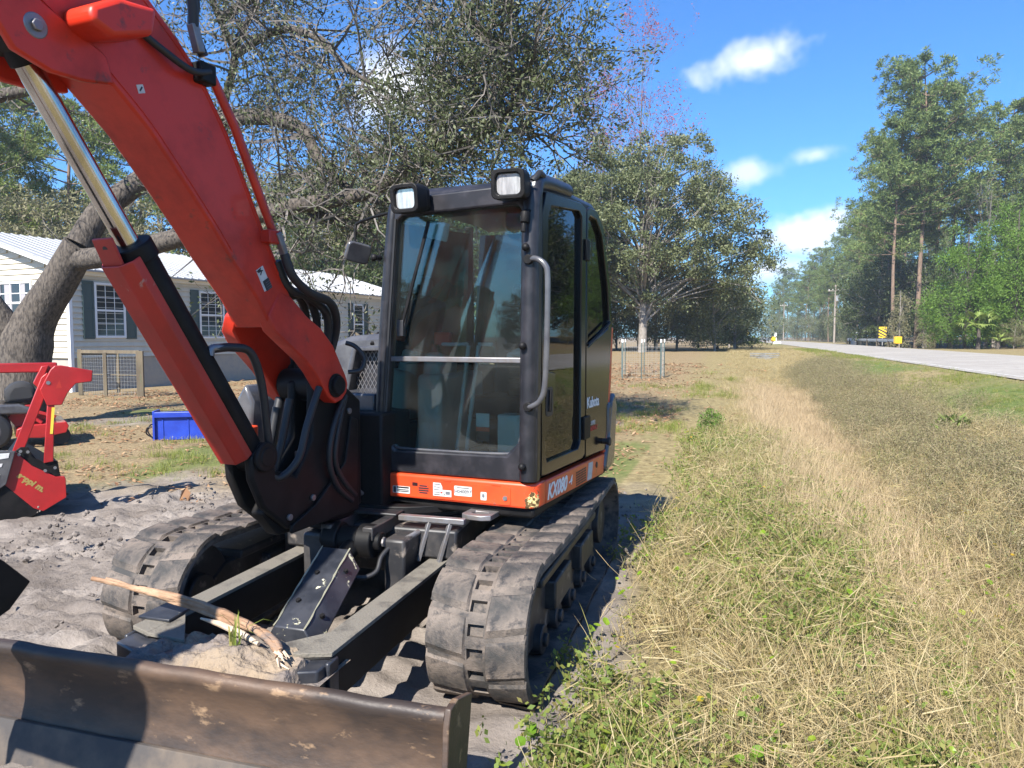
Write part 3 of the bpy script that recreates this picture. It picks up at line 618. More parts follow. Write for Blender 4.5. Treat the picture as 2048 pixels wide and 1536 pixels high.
# clevis ear for the lift cylinder rod
ear = [(-1.72,2.53),(-1.84,2.505),(-1.95,2.50),(-2.07,2.53),(-2.15,2.64),(-2.25,2.82),(-1.75,2.62)]
for x in (-1.185,-.955): part(s_().prism(ear, 'x', x, x+.03), 'rod_ear', 'boom', .008, BOOM)
part(s_().cyl((-1.19,-2.0,2.625),(-.922,-2.0,2.625),.04,n=18), 'rod_pin', 'steel', .004, BOOM)
part(s_().prism([(-1.90,2.66),(-1.82,2.635),(-1.66,2.70),(-1.64,2.80),(-1.80,2.775),(-1.90,2.71)], 'x', -.945, -.80), 'boom_lamp_cover', 'boom', .02, BOOM, seg=3)
part(s_().tube([(-.925,-.93,2.12),(-.925,-1.155,2.53),(-.925,-1.285,2.715)], .018, 8), 'steel_pipe', 'boom', 0, BOOM, 50)
part(s_().tube([(-.945,-.905,2.13),(-.945,-1.13,2.545),(-.945,-1.265,2.73)], .018, 8), 'steel_pipe', 'boom', 0, BOOM, 50)
part(s_().box((-.95,-.985,2.07),(-.895,-.90,2.13)), 'pipe_clamp', 'boom', .006, BOOM)
part(s_().bar((-.9,-.93,2.12),(-.9,-.885,2.03),.03,.03), 'hose_fitting', 'steel', .004, BOOM)
part(s_().bar((-.90,-1.36,2.76),(-.90,-1.39,2.86),.035,.035), 'hose_fitting', 'steel', .004, BOOM)
part(s_().box((-.96,-1.35,2.66),(-.90,-1.27,2.74)), 'pipe_clamp', 'black', .008, BOOM)
def tilt_plate(c, ang, w, h, x, t=.002):
    ca, sa = math.cos(R(ang)), math.sin(R(ang)); q = []
    for a, b in ((-w/2,-h/2),(w/2,-h/2),(w/2,h/2),(-w/2,h/2)): q.append((c[0]+a*ca-b*sa, c[1]+a*sa+b*ca))
    return s_().prism(q, 'x', x, x+t)
ws = s_()
for ed, o_y, o_z in ((backe[1:8], .018, -.022), (fronte[2:9], -.014, .024)):
    ws.tube(spline([(BX1+.001, a+o_y*-1 if ed is backe[1:8] else a+o_y*-1, b+o_z) for a, b in ed], 4), .0035, 5)
part(ws, 'weld_seam', 'boom', 0, BOOM, 60)
# warning sticker on the boom side: pale symbol field over dark text field
part(tilt_plate((-.975,1.912),30,.050,.105,BX1+.0005), 'warning_sticker', 'white', 0, BOOM)
part(tilt_plate((-.952,1.888),30,.043,.050,BX1+.0030,.0008), 'sticker_print', 'ink', 0, BOOM)
for k, (dy, dz, a, w, h) in enumerate([(-.003,.004,30,.020,.014),(.008,-.004,70,.024,.006),(-.012,-.002,-10,.018,.005),(.002,.013,55,.012,.005),(.012,.006,5,.016,.005)]): part(tilt_plate((-1.000+dy,1.941+dz),a,w,h,BX1+.0030,.0008), 'sticker_print', 'ink', 0, BOOM)
for k in range(4): part(tilt_plate((-.944-.005*k+.008,1.874+.009*k),30,.034,.0016,BX1+.0040,.0006), 'sticker_print', 'grey_st', 0, BOOM)
part(tilt_plate((-1.60,2.555),20,.030,.030,BX1+.0005), 'small_sticker', 'white', 0, BOOM)
part(tilt_plate((-1.60,2.555),60,.020,.006,BX1+.003,.0008), 'sticker_print', 'ink', 0, BOOM)
part(s_().cyl((-.925,-2.0,2.625),(-.910,-2.0,2.625),.020,n=6), 'retaining_bolt', 'steel', .003, BOOM)
# --- lift cylinder: barrel, chrome rod, guard
cx = -1.055; A = Vector((cx,-.965,1.10)); B = Vector((cx,-2.0,2.625)); dr = (B-A).normalized()
K = A + dr*1.05
part(s_().cyl(A+dr*.03, K, .072, n=24).cyl(K-dr*.03, K+dr*.04, .082, n=24).cyl((cx-.035,A.y,A.z),(cx+.030,A.y,A.z),.07,n=20), 'cylinder_barrel', 'black', .006, smooth=40)
part(s_().cyl(K, B-dr*.06, .041, n=24), 'cylinder_rod', 'chrome', 0, smooth=40)
part(s_().cyl((cx-.05,B.y,B.z),(cx+.05,B.y,B.z),.07,n=20).cyl(B-dr*.10,B,.05,n=16), 'rod_eye', 'black', .005)
nf = Vector((0,-dr.z,dr.y)); nf = nf if nf.y < 0 else -nf
def gq(t, a, b): return A + dr*t + Vector((a,0,0)) + nf*b
gd = s_(); vs_ = []
for t in (.06, 1.06):
    for a, b in ((.080,.045),(.080,.085),(.045,.125),(-.045,.125),(-.086,.080),(-.086,.02),(-.078,.02),(-.078,.076),(-.041,.117),(.041,.117),(.072,.081),(.072,.045)): vs_.append(gq(t, a, b))
gd.add(vs_, [tuple(range(12))[::-1], tuple(range(12,24))]+[(i,(i+1)%12,(i+1)%12+12,i+12) for i in range(12)])
GU = part(gd, 'cylinder_guard', 'guard', .004, label='scraped red guard over the lift cylinder')
part(s_().add([gq(1.05,.05,.10),gq(1.05,-.05,.10),gq(1.16,-.05,.085),gq(1.16,.05,.085),gq(1.05,.05,.112),gq(1.05,-.05,.112),gq(1.16,-.05,.097),gq(1.16,.05,.097)],[(0,1,2,3),(4,5,6,7),(0,1,5,4),(1,2,6,5),(2,3,7,6),(3,0,4,7)]), 'guard_tab', 'guard', .003, GU)
part(s_().cyl(gq(1.12,0,.088),gq(1.12,0,.1025),.013,n=12), 'tab_hole', 'ink', 0, GU)
# --- hoses
def hose(pts, r=.018, mt='blacksoft', nm='hydraulic_hose'): part(s_().tube(spline(pts,6), r, 8), nm, mt, smooth=60)
hose([(-.90,-.885,2.03),(-.89,-.84,1.93),(-.90,-.70,1.86),(-.93,-.50,1.82),(-1.0,-.36,1.70),(-1.06,-.36,1.50),(-1.10,-.42,1.2),(-1.12,-.42,.95)], .022)
hose([(-.95,-.88,2.00),(-.95,-.80,1.88),(-.98,-.62,1.85),(-1.0,-.44,1.76),(-1.05,-.40,1.55),(-1.14,-.44,1.2),(-1.15,-.44,.95)], .022)
hose([(-1.0,-.90,2.02),(-1.02,-.74,1.86),(-1.04,-.56,1.86),(-1.08,-.42,1.72),(-1.12,-.44,1.5),(-1.18,-.48,1.2),(-1.18,-.5,.95)], .022)
hose([(-1.05,-.92,2.04),(-1.08,-.70,1.90),(-1.10,-.52,1.84),(-1.14,-.44,1.66),(-1.2,-.5,1.3),(-1.22,-.5,.95)], .022)
hose([(-1.16,-.34,1.75),(-1.18,-.44,1.45),(-1.20,-.56,1.12),(-1.18,-.62,.9)], .024)
hose([(-1.21,-.34,1.72),(-1.24,-.5,1.4),(-1.24,-.6,1.1),(-1.22,-.64,.9)], .024)
hose([(-1.0,-1.225,1.60),(-.97,-1.15,1.605),(-.96,-1.05,1.58),(-.965,-.98,1.44),(-.98,-.93,1.2),(-1.0,-.88,.98),(-1.02,-.84,.86)], .019)
part(s_().tube(spline([(-1.0,-1.245,1.57),(-1.0,-1.235,1.60),(-.985,-1.19,1.606)]), .018, 8), 'hose_fitting', 'steel', smooth=60)
hose([(-.92,-.62,1.40),(-.92,-.72,1.22),(-.93,-.78,1.06),(-.98,-.86,.98),(-1.0,-.92,1.04)], .018)
hose([(-.885,-.44,1.62),(-.84,-.42,1.60),(-.80,-.40,1.54),(-.81,-.42,1.48),(-.86,-.46,1.47)], .012)
hose([(-.90,-1.385,2.85),(-.89,-1.40,2.95),(-.88,-1.45,3.1),(-.90,-1.8,3.3),(-.95,-2.6,3.5)], .020)
hose([(-.91,-1.33,2.76),(-.92,-1.37,2.87),(-.90,-1.40,3.0),(-.92,-1.7,3.28),(-.97,-2.6,3.46)], .020)
hose([(-.91,-1.30,2.71),(-.90,-1.40,2.68),(-.92,-1.52,2.72),(-.93,-1.62,2.76)], .014)
hose([(-.94,-.40,1.32),(-.935,-.50,1.16),(-.94,-.52,1.0),(-.95,-.44,.86),(-.96,-.30,.76)], .016)
hose([(-.95,-.36,1.34),(-.945,-.44,1.16),(-.95,-.46,1.0),(-.955,-.38,.88),(-.965,-.26,.78)], .016)
hose([(-1.12,-.70,1.30),(-1.13,-.74,1.12),(-1.14,-.78,.98)], .020)
hose([(-1.07,-.66,1.34),(-1.08,-.72,1.12),(-1.09,-.77,.98)], .020)
hose([(-1.10,-.10,.80),(-1.06,-.16,.84),(-1.02,-.20,.82),(-1.0,-.14,.76)], .012, 'steel', 'steel_line')
# --- arm, arm cylinder and bucket reach forward beyond the boom
P0 = (-4.05,2.83)
part(s_().prism([(-4.32,3.02),(-3.95,3.0),(-3.62,2.2),(-3.2,1.45),(-3.02,1.13),(-3.14,1.06),(-3.36,1.32),(-3.86,2.0),(-4.3,2.6)], 'x', -1.155, -1.01), 'arm', 'boom', .01)
part(s_().cyl((-1.055,-2.7,3.42),(-1.055,-3.5,3.38),.06,n=18), 'arm_cylinder', 'black', .005)
part(s_().cyl((-1.055,-3.5,3.38),(-1.055,-4.25,3.02),.035,n=16), 'arm_rod', 'chrome')
part(s_().cyl((-1.18,P0[0],P0[1]),(-.93,P0[0],P0[1]),.05,n=18), 'arm_pin', 'black')
bk = [(-3.05,1.22),(-2.80,1.36),(-2.40,1.19),(-2.13,.945),(-2.05,.855),(-2.12,.785),(-2.45,.66),(-2.47,.685),(-2.16,.81),(-2.10,.86),(-2.18,.94),(-2.43,1.15),(-2.78,1.30),(-3.0,1.16)]
BK = part(s_().prism(bk, 'x', -1.50, -1.00), 'bucket', 'black', .006, label='black digging bucket hanging from the arm')
for x in (-1.51,-1.005): part(s_().prism([(-3.05,1.22),(-2.80,1.36),(-2.40,1.19),(-2.13,.945),(-2.05,.855),(-2.12,.785),(-2.45,.66),(-2.72,.82)], 'x', x, x+.02), 'bucket_side', 'black', .004, BK)
part(s_().prism([(-3.14,1.06),(-3.02,1.13),(-2.78,1.38),(-2.95,1.42),(-3.2,1.25)], 'x', -1.15, -1.02), 'bucket_linkage', 'black', .006)
# ------------------------------------------------------------------ ground, road
TH = R(17.0); ST, CT = math.sin(TH), math.cos(TH)
def sd(x, y): return x*ST + y*CT, x*CT - y*ST          # along the road, across it (right positive)
def xy(s, d): return s*ST + d*CT, s*CT - d*ST
def sst(a, b, x): t = np.clip((x-a)/(b-a), 0, 1); return t*t*(3-2*t)
_tab = np.random.default_rng(3).random((64, 64))
def vnoise(x, y):
    xi, yi = np.floor(x).astype(int), np.floor(y).astype(int); fx, fy = x-xi, y-yi; fx = fx*fx*(3-2*fx); fy = fy*fy*(3-2*fy)
    g = lambda a, b: _tab[a % 64, b % 64]
    return (g(xi,yi)*(1-fx)+g(xi+1,yi)*fx)*(1-fy) + (g(xi,yi+1)*(1-fx)+g(xi+1,yi+1)*fx)*fy
def fbm(x, y, n=4):
    v = 0; a = .5
    for i in range(n): v = v + a*vnoise(x*2**i+i*17.3, y*2**i+i*9.1); a *= .5
    return v
RD0, RD1, RZ = 6.0, 13.6, .70
def gz(x, y):
    x = np.asarray(x, float); y = np.asarray(y, float); s, d = sd(x, y)
    rise = .70*sst(14, 48, s)*sst(-17, -9, d)
    z = rise*(1-sst(2.6, 5.6, d)) + RZ*sst(2.6, 5.6, d)
    z = z - .42*np.exp(-((d-1.5-.15*np.sin(s*.21))/.85)**2)*(1-sst(38, 43, s))
    z = z + .9*sst(15, 45, d)*(.5+fbm(x*.05, y*.05)) - .012*((d > RD0-.1) & (d < RD1+.1))
    z = z - 3.0*sst(70, 85, s)*(1-sst(95, 110, s))*sst(13.9, 15, d)*(1-sst(40,60,d))*.25
    far = sst(200, 900, np.hypot(x, y)); return z*(1-far)
def soilmask(x, y):
    s, d = sd(x, y); n = fbm(x*.8+3, y*.8)-.47
    m = (1-sst(-.62, -.20, d+n*1.1))*(1-sst(6.0, 7.8, s+n*5+.12*np.maximum(0,-3-d)))
    patch = sst(.60, .72, fbm(x*.5+40, y*.5+11))*(1-sst(.4, 1.0, d))*(1-sst(16, 20, s))
    return np.clip(np.maximum(m, patch*.8), 0, 1)
def rough(x, y):
    m = soilmask(x, y); s, d = sd(x, y)
    clod = (fbm(x*7, y*7, 4)-.47)*.10 + np.maximum(0, fbm(x*2.2+9, y*2.2+4)-.56)*.35
    rut = .030*np.sin((s+.25*fbm(x*2,y*2))*2*math.pi/.105)*sst(-6.5, -5, d)*(1-sst(-2.9, -2.5, d))*sst(.5, 1.5, s)*(1-sst(6, 7.5, s))
    rut2 = .016*np.sin((s+.3*fbm(x*3,y*3))*2*math.pi/.21)*(np.abs(d+2.15) < .75)*(1-sst(4.2, 4.6, s))
    return m*(clod + rut + rut2) + (1-m)*(fbm(x*3, y*3)-.47)*.06
def axis(c, near, step, far, k):
    a = [0.0]; st = step
    while a[-1] < far:
        if a[-1] > near: st *= k
        a.append(a[-1]+st)
    a = np.array(a); return c + np.concatenate([-a[:0:-1], a])
gx = axis(-2.2, 5.0, .042, 2600, 1.085); gy = axis(4.6, 4.6, .042, 2600, 1.085)
X, Y = np.meshgrid(gx, gy); Z = gz(X, Y) + rough(X, Y)*(np.hypot(X, Y) < 60)
ny, nx = X.shape; co = np.stack([X, Y, Z], -1).reshape(-1, 3)
idx = np.arange(nx*ny).reshape(ny, nx); q = np.stack([idx[:-1,:-1], idx[:-1,1:], idx[1:,1:], idx[1:,:-1]], -1).reshape(-1, 4)
def np_mesh(name, co, quads, mat_=None):
    me = bpy.data.meshes.new(name); k = quads.shape[1]
    me.vertices.add(len(co)); me.vertices.foreach_set('co', np.ascontiguousarray(co, dtype=np.float32).ravel())
    me.loops.add(quads.size); me.loops.foreach_set('vertex_index', np.ascontiguousarray(quads, dtype=np.int32).ravel())
    me.polygons.add(len(quads)); me.polygons.foreach_set('loop_start', np.arange(0, quads.size, k, dtype=np.int32))
    me.update(calc_edges=True); me.validate()
    if mat_: me.materials.append(mat_)
    return me
def attr(me, name, vals):
    a = me.attributes.new(name, 'FLOAT', 'POINT'); a.data.foreach_set('value', np.ascontiguousarray(vals, dtype=np.float32).ravel())
gm_ = bpy.data.materials.new('earth_and_litter'); gm_.use_nodes = True; nt = gm_.node_tree; pb = nt.nodes['Principled BSDF']; pb.inputs['Roughness'].default_value = .95; pb.inputs['Specular IOR Level'].default_value = .15
tcn = N(nt, 'ShaderNodeTexCoord')
def noise(sc, det=6, rg=.6):
    n = N(nt, 'ShaderNodeTexNoise'); n.inputs['Scale'].default_value = sc; n.inputs['Detail'].default_value = det; n.inputs['Roughness'].default_value = rg; L(nt, tcn, 'Object', n, 'Vector'); return n.outputs['Fac']
def ramp(fac, stops):
    r = N(nt, 'ShaderNodeValToRGB'); nt.links.new(fac, r.inputs[0]); e = r.color_ramp.elements
    while len(e) < len(stops): e.new(.5)
    for i, (p, c) in enumerate(stops): e[i].position = p; e[i].color = (*c, 1)
    return r.outputs[0]
def mixc_(f, a, b):
    m = N(nt, 'ShaderNodeMix', data_type='RGBA'); nt.links.new(f, m.inputs[0]); nt.links.new(a, m.inputs[6]); nt.links.new(b, m.inputs[7]); return m.outputs[2]
def att(nm): n = N(nt, 'ShaderNodeAttribute', attribute_name=nm); return n.outputs['Fac']
soilc = ramp(noise(1.7), [(.30, (.11,.092,.080)), (.5, (.19,.164,.144)), (.68, (.27,.237,.21))])
litc = ramp(noise(22, 8, .7), [(.30, (.085,.062,.040)), (.48, (.20,.150,.085)), (.60, (.30,.225,.13)), (.72, (.16,.17,.06))])
dryc = ramp(noise(9, 8, .7), [(.3, (.10,.08,.04)), (.5, (.22,.175,.085)), (.7, (.33,.28,.14))])
grnc = ramp(noise(6, 8, .7), [(.3, (.07,.085,.025)), (.5, (.10,.135,.035)), (.7, (.19,.18,.075))])
c1 = mixc_(att('dry'), litc, dryc); c2 = mixc_(att('green'), c1, grnc); c3 = mixc_(att('soil'), c2, soilc)
nt.links.new(c3, pb.inputs['Base Color'])
bp = N(nt, 'ShaderNodeBump'); bp.inputs['Strength'].default_value = .55; bp.inputs['Distance'].default_value = .03; nt.links.new(noise(38, 8, .7), bp.inputs['Height']); L(nt, bp, 0, pb, 'Normal')
gme = np_mesh('ground', co, q, gm_)
Sg, Dg = sd(X, Y); sm = soilmask(X, Y)
greenm = sst(3.3, 4.2, Dg+2*(fbm(X*.35,Y*.35)-.47))*(1-sst(5.4, 6.0, Dg))*sst(.42, .56, fbm(X*.25+5, Y*.25)) + .8*sst(.50,.60,fbm(X*.5+8,Y*.5+2))*(Dg < -1.2)*(1-sst(13, 17, Sg))
drym = sst(-2.4, -.8, Dg)*(1-sst(16, 22, Dg))
for nm, v in (('soil', sm), ('green', np.clip(greenm,0,1)*(1-sm)), ('dry', drym)): attr(gme, nm, v)
ground = setting(link('ground', gme, None, smooth=180))
# road: one strip a little proud of its bed, with worn pale edge lines
rm = mat('weathered_asphalt', (.27,.247,.217), .9, col2=(.32,.295,.262), scale=.6, col3=(.20,.187,.17), scale3=3, lo3=.54, hi3=.70, bump=.15, bscale=220)
ss = np.concatenate([np.arange(-60, 60, 2.0), np.arange(60, 500, 8.0)])
def bend(s): return -.00022*np.maximum(0, s-60)**2*np.exp(-np.maximum(0,s-60)/400)
def strip(name, m, d0, d1, z, kind='structure', s0=-60, s1=500):
    v = []; f = []; S_ = [t for t in ss if s0 <= t <= s1]
    for t in S_:
        for d in (d0, d1): a = xy(t, d + float(bend(t))); v.append((*a, z))
    for i in range(len(S_)-1): f.append((2*i, 2*i+1, 2*i+3, 2*i+2))
    me = bpy.data.meshes.new(name); me.from_pydata(v, [], f); o = link(name, me, m); o['kind'] = kind; return o
road = strip('road', rm, RD0, RD1, RZ+.02)
M['roadline'] = mat('worn_white_line', (.50,.49,.46), .8, col2=(.30,.28,.25), scale=8, lo=.45, hi=.6)
for d in (RD0+.35, RD1-.45):
    o = strip('edge_line', M['roadline'], d, d+.11, RZ+.024)
# ------------------------------------------------------------------ grass, weeds, litter
def leafmat(name, cols, trans=.35, rough_=.7, rand='obj'):
    m = bpy.data.materials.new(name); m.use_nodes = True; nt = m.node_tree; nt.nodes.clear()
    out = N(nt, 'ShaderNodeOutputMaterial')
    if rand == 'obj': r = N(nt, 'ShaderNodeObjectInfo').outputs['Random']
    else: r = N(nt, 'ShaderNodeNewGeometry').outputs['Random Per Island']
    cr = N(nt, 'ShaderNodeValToRGB'); nt.links.new(r, cr.inputs[0]); e = cr.color_ramp.elements
    while len(e) < len(cols): e.new(.5)
    for i, c in enumerate(cols): e[i].position = i/(len(cols)-1); e[i].color = (*c, 1)
    df = N(nt, 'ShaderNodeBsdfPrincipled'); df.inputs['Roughness'].default_value = rough_; df.inputs['Specular IOR Level'].default_value = .3; L(nt, cr, 0, df, 'Base Color')
    tr = N(nt, 'ShaderNodeBsdfTranslucent'); L(nt, cr, 0, tr, 0)
    mx = N(nt, 'ShaderNodeMixShader'); mx.inputs[0].default_value = trans; L(nt, df, 0, mx, 1); L(nt, tr, 0, mx, 2); L(nt, mx, 0, out, 0)
    return m
def blades(n, h, spread, w, lean, seed, curl=.5):
    r = np.random.default_rng(seed); v = []; f = []
    for i in range(n):
        a = r.uniform(0, 2*math.pi); bx, by = r.normal(0, spread, 2); hh = h*r.uniform(.45, 1.1); ln = abs(r.normal(0, lean))*hh; c, s_ = math.cos(a), math.sin(a)
        px, py = -s_, c; b = len(v); ww = w*r.uniform(.6, 1.3); cu = curl*r.uniform(.2, 1)
        for t, k in ((0, 1), (.45, .8), (.8, .5)):
            ox = ln*(t**1.6); z = hh*(t - cu*t**3*ln/hh*.6)
            v += [(bx+c*ox-px*ww*k/2, by+s_*ox-py*ww*k/2, z), (bx+c*ox+px*ww*k/2, by+s_*ox+py*ww*k/2, z)]
        v.append((bx+c*ln*1.05, by+s_*ln*1.05, hh*(1-cu*ln/hh*.7)))
        f += [(b,b+1,b+3,b+2),(b+2,b+3,b+5,b+4),(b+4,b+5,b+6)]
    return v, f
def weed(n, h, seed, leaf=.02):
    """upright twiggy weed with small leaves"""
    r = np.random.default_rng(seed); v = []; f = []
    for i in range(n):
        bx, by = r.normal(0, .04 if n < 12 else .10, 2); a = r.uniform(0, 6.28); ln = r.uniform(.1, .6)*h; hh = h*r.uniform(.5, 1); b = len(v)
        v += [(bx-.0015,by,0),(bx+.0015,by,0),(bx+math.cos(a)*ln,by+math.sin(a)*ln,hh)]; f.append((b,b+1,b+2))
        for k in range(9):
            t = r.uniform(.25, 1); p = np.array((bx+math.cos(a)*ln*t, by+math.sin(a)*ln*t, hh*t)) + r.normal(0, .012, 3)
            d = r.normal(0, 1, 3); d /= np.linalg.norm(d); e = np.cross(d, r.normal(0,1,3)); e /= np.linalg.norm(e); l = leaf*r.uniform(.6, 1.4); b = len(v)
            v += [tuple(p), tuple(p+d*l*.5+e*l*.28), tuple(p+d*l), tuple(p+d*l*.5-e*l*.28)]; f.append((b,b+1,b+2,b+3))
    return v, f
def penny(seed):
    r = np.random.default_rng(seed); v = []; f = []
    for i in range(3):
        bx, by = r.normal(0, .05, 2); h = r.uniform(.10, .27); R_ = r.uniform(.017, .034); tx, ty = r.normal(0, .3, 2); b = len(v); n = 9
        v.append((bx, by, h-.004))
        for k in range(n):
            a = 2*math.pi*k/n; rr = R_*(1+.08*math.sin(a*4)); x, y = rr*math.cos(a), rr*math.sin(a); v.append((bx+x, by+y, h+tx*x+ty*y+.004))
        f += [(b, b+1+k, b+1+(k+1) % n) for k in range(n)]
        b = len(v); v += [(bx-.001,by,0),(bx+.001,by,0),(bx,by,h-.004)]; f.append((b,b+1,b+2))
    return v, f
def flatleaf(seed):
    r = np.random.default_rng(seed); l = .05; c = r.uniform(.2,.5)
    V, F = [], []
    for q_ in range(1 if seed < 10 else 7):
        a = r.uniform(0, 6.28); k = r.uniform(.5, 1.2); ox, oy = (0, 0) if seed < 10 else r.normal(0, .16, 2); tz = r.uniform(0, .5); b = len(V)
        for x, y, z in [(-l,0,.004),(-l*.3,l*.32,.012*c*2),(l*.5,l*.28,.014),(l,0,.006+.02*c),(l*.4,-l*.30,.016),(-l*.4,-l*.26,.006)]: V.append((ox+k*(x*math.cos(a)-y*math.sin(a)), oy+k*(x*math.sin(a)+y*math.cos(a)), k*(z+abs(x+l)*tz*.4)))
        F += [(b,b+1,b+4,b+5),(b+1,b+2,b+3,b+4)]
    return V, F
def clodmesh(seed):
    r = np.random.default_rng(seed); bm = bmesh.new(); bmesh.ops.create_icosphere(bm, subdivisions=1, radius=.02)
    v, f = [], []
    for k in range(6):
        o = np.append(r.normal(0, .08, 2), 0)*(k > 0); sc = r.uniform(.3, 1.1)*(1 if k else 1.3); b = len(v); bm.verts.index_update()
        v += [tuple(np.array(p.co)*sc*r.uniform(.7,1.3)*np.array((1,1,.7))+o) for p in bm.verts]; f += [tuple(q_.index+b for q_ in p.verts) for p in bm.faces]
    bm.free(); return v, f
def protos(name, gens, m):
    c = bpy.data.collections.new(name+'_source')
    for i, (v, f) in enumerate(gens):
        me = bpy.data.meshes.new(name); me.from_pydata(v, [], f); me.materials.append(m); o = bpy.data.objects.new(f'{name}_source{i}', me); c.objects.link(o)
    return c
def scatter(name, coll, P, scale, label=None, tilt=.12, seed=1):
    r = np.random.default_rng(seed); n = len(P)
    me = bpy.data.meshes.new(name); me.vertices.add(n); me.vertices.foreach_set('co', np.ascontiguousarray(P, dtype=np.float32).ravel())
    attr(me, 'scl', scale); a = me.attributes.new('rot', 'FLOAT_VECTOR', 'POINT')
    rot = np.stack([r.normal(0, tilt, n), r.normal(0, tilt, n), r.uniform(0, 6.283, n)], -1); a.data.foreach_set('vector', rot.astype(np.float32).ravel())
    o = bpy.data.objects.new(name, me); COL.objects.link(o); o['kind'] = 'stuff'
    if label: o['label'] = label
    g = bpy.data.node_groups.new(name, 'GeometryNodeTree'); g.interface.new_socket('Geometry', in_out='INPUT', socket_type='NodeSocketGeometry'); g.interface.new_socket('Geometry', in_out='OUTPUT', socket_type='NodeSocketGeometry')
    gi_, go = N(g, 'NodeGroupInput'), N(g, 'NodeGroupOutput'); ci = N(g, 'GeometryNodeCollectionInfo'); ci.inputs['Collection'].default_value = coll; ci.inputs['Separate Children'].default_value = True; ci.inputs['Reset Children'].default_value = True
    ip = N(g, 'GeometryNodeInstanceOnPoints'); ip.inputs['Pick Instance'].default_value = True
    s1 = N(g, 'GeometryNodeInputNamedAttribute', data_type='FLOAT'); s1.inputs[0].default_value = 'scl'; s2 = N(g, 'GeometryNodeInputNamedAttribute', data_type='FLOAT_VECTOR'); s2.inputs[0].default_value = 'rot'
    ri = N(g, 'FunctionNodeRandomValue', data_type='INT'); ri.inputs['Min'].default_value = 0; ri.inputs['Max'].default_value = len(coll.objects)-1
    g.links.new(gi_.outputs[0], ip.inputs['Points']); g.links.new(ci.outputs[0], ip.inputs['Instance']); g.links.new(s1.outputs[0], ip.inputs['Scale']); g.links.new(s2.outputs[0], ip.inputs['Rotation'])
    for so_ in ri.outputs:
        if so_.enabled and so_.type == 'INT': g.links.new(so_, ip.inputs['Instance Index'])
    g.links.new(ip.outputs[0], go.inputs[0])
    md = o.modifiers.new('scatter', 'NODES'); md.node_group = g
    return o
EXC = [(-2.0, .70, .4, 6.4)]
def sample(n, s0, s1, d0, d1, dens, seed):
    """points on the ground, kept with probability dens(s, d, x, y); none under the excavator"""
    r = np.random.default_rng(seed); s = r.uniform(s0, s1, n); d = r.uniform(d0, d1, n); x, y = xy(s, d); p = dens(s, d, x, y)
    k = r.uniform(0, 1, n) < p; x, y, s, d = x[k], y[k], s[k], d[k]
    ux = (x+.616)*math.cos(R(UA)) - (y-4.56)*math.sin(R(UA)); uy = (x+.616)*math.sin(R(UA)) + (y-4.56)*math.cos(R(UA))
    k = ~((np.abs(ux) < 1.15) & (np.abs(uy+.3) < 1.95)); x, y, s, d = x[k], y[k], s[k], d[k]
    # only what the view (with a margin) can hold
    k = (y > .9) & (np.abs(x/np.maximum(y, .1)) < .95); x, y, s, d = x[k], y[k], s[k], d[k]
    z = gz(x, y)+rough(x, y)*(np.hypot(x,y) < 60); return np.stack([x, y, z-.008], -1), s, d
nz = lambda x, y, f, o=0: fbm(x*f+o, y*f+o*1.7)
dryM = leafmat('dry_grass', [(.33,.25,.12),(.44,.35,.185),(.26,.20,.095),(.50,.42,.25),(.36,.29,.14),(.24,.25,.07)], .3, .7, 'island')
pinkM = leafmat('pale_dry_grass', [(.44,.33,.20),(.52,.41,.26),(.38,.28,.165),(.50,.40,.24)], .3, .7, 'island')
greenM = leafmat('green_grass', [(.12,.17,.028),(.18,.23,.04),(.26,.27,.065),(.30,.26,.10)], .4, .7, 'island')
weedM = leafmat('brown_weed', [(.18,.145,.085),(.25,.205,.125),(.18,.18,.07),(.31,.26,.16)], .3, .7, 'island')
gweedM = leafmat('green_weed', [(.12,.17,.035),(.17,.23,.05),(.23,.26,.06),(.20,.15,.06)], .4, .7, 'island')
pennyM = leafmat('pennywort', [(.17,.29,.02),(.24,.36,.03),(.12,.23,.02),(.30,.36,.04),(.45,.30,.03)], .45, .35)
litterM = leafmat('fallen_leaf', [(.26,.15,.07),(.38,.24,.13),(.20,.11,.06),(.33,.17,.08),(.42,.31,.19)], .15, .7, 'island')
clodM = mat('soil_clod', (.17,.145,.127), .95, col2=(.11,.092,.08), scale=30)
Cdry = protos('dry_tuft', [blades(70, .20, .095, (.003,.004,.0045,.0055,.0035,.004)[i], .85, i) for i in range(6)], dryM)
Ctall = protos('tall_tuft', [blades(54, .36, .10, .005, .5, 20+i) for i in range(5)], pinkM)
Cgrn = protos('green_tuft', [blades(48, .13, .085, .005, .7, 40+i) for i in range(5)], greenM)
Cgl = protos('green_long', [blades(12, .30, .03, .006, .6, 50+i) for i in range(4)], greenM)
Cweed = protos('brown_weed', [weed(24, .38, 60+i, .020) for i in range(5)], weedM)
Cgw = protos('green_weed', [weed(20, .18, 70+i, .028) for i in range(5)], gweedM)
Cpen = protos('pennywort', [penny(80+i) for i in range(6)], pennyM)
Clit = protos('leaf', [flatleaf(90+i) for i in range(4)], litterM)
Cclod = protos('clod', [clodmesh(95+i) for i in range(4)], clodM)
fieldE = lambda d, x, y: sst(-.55, -.05, d+1.0*(nz(x,y,.8,3)-.47))
def far_scale(s): return np.where(s < 10, 1, np.maximum(.62, 1-.05*(s-10)))*(1+np.clip(s-18,0,40)*.012)
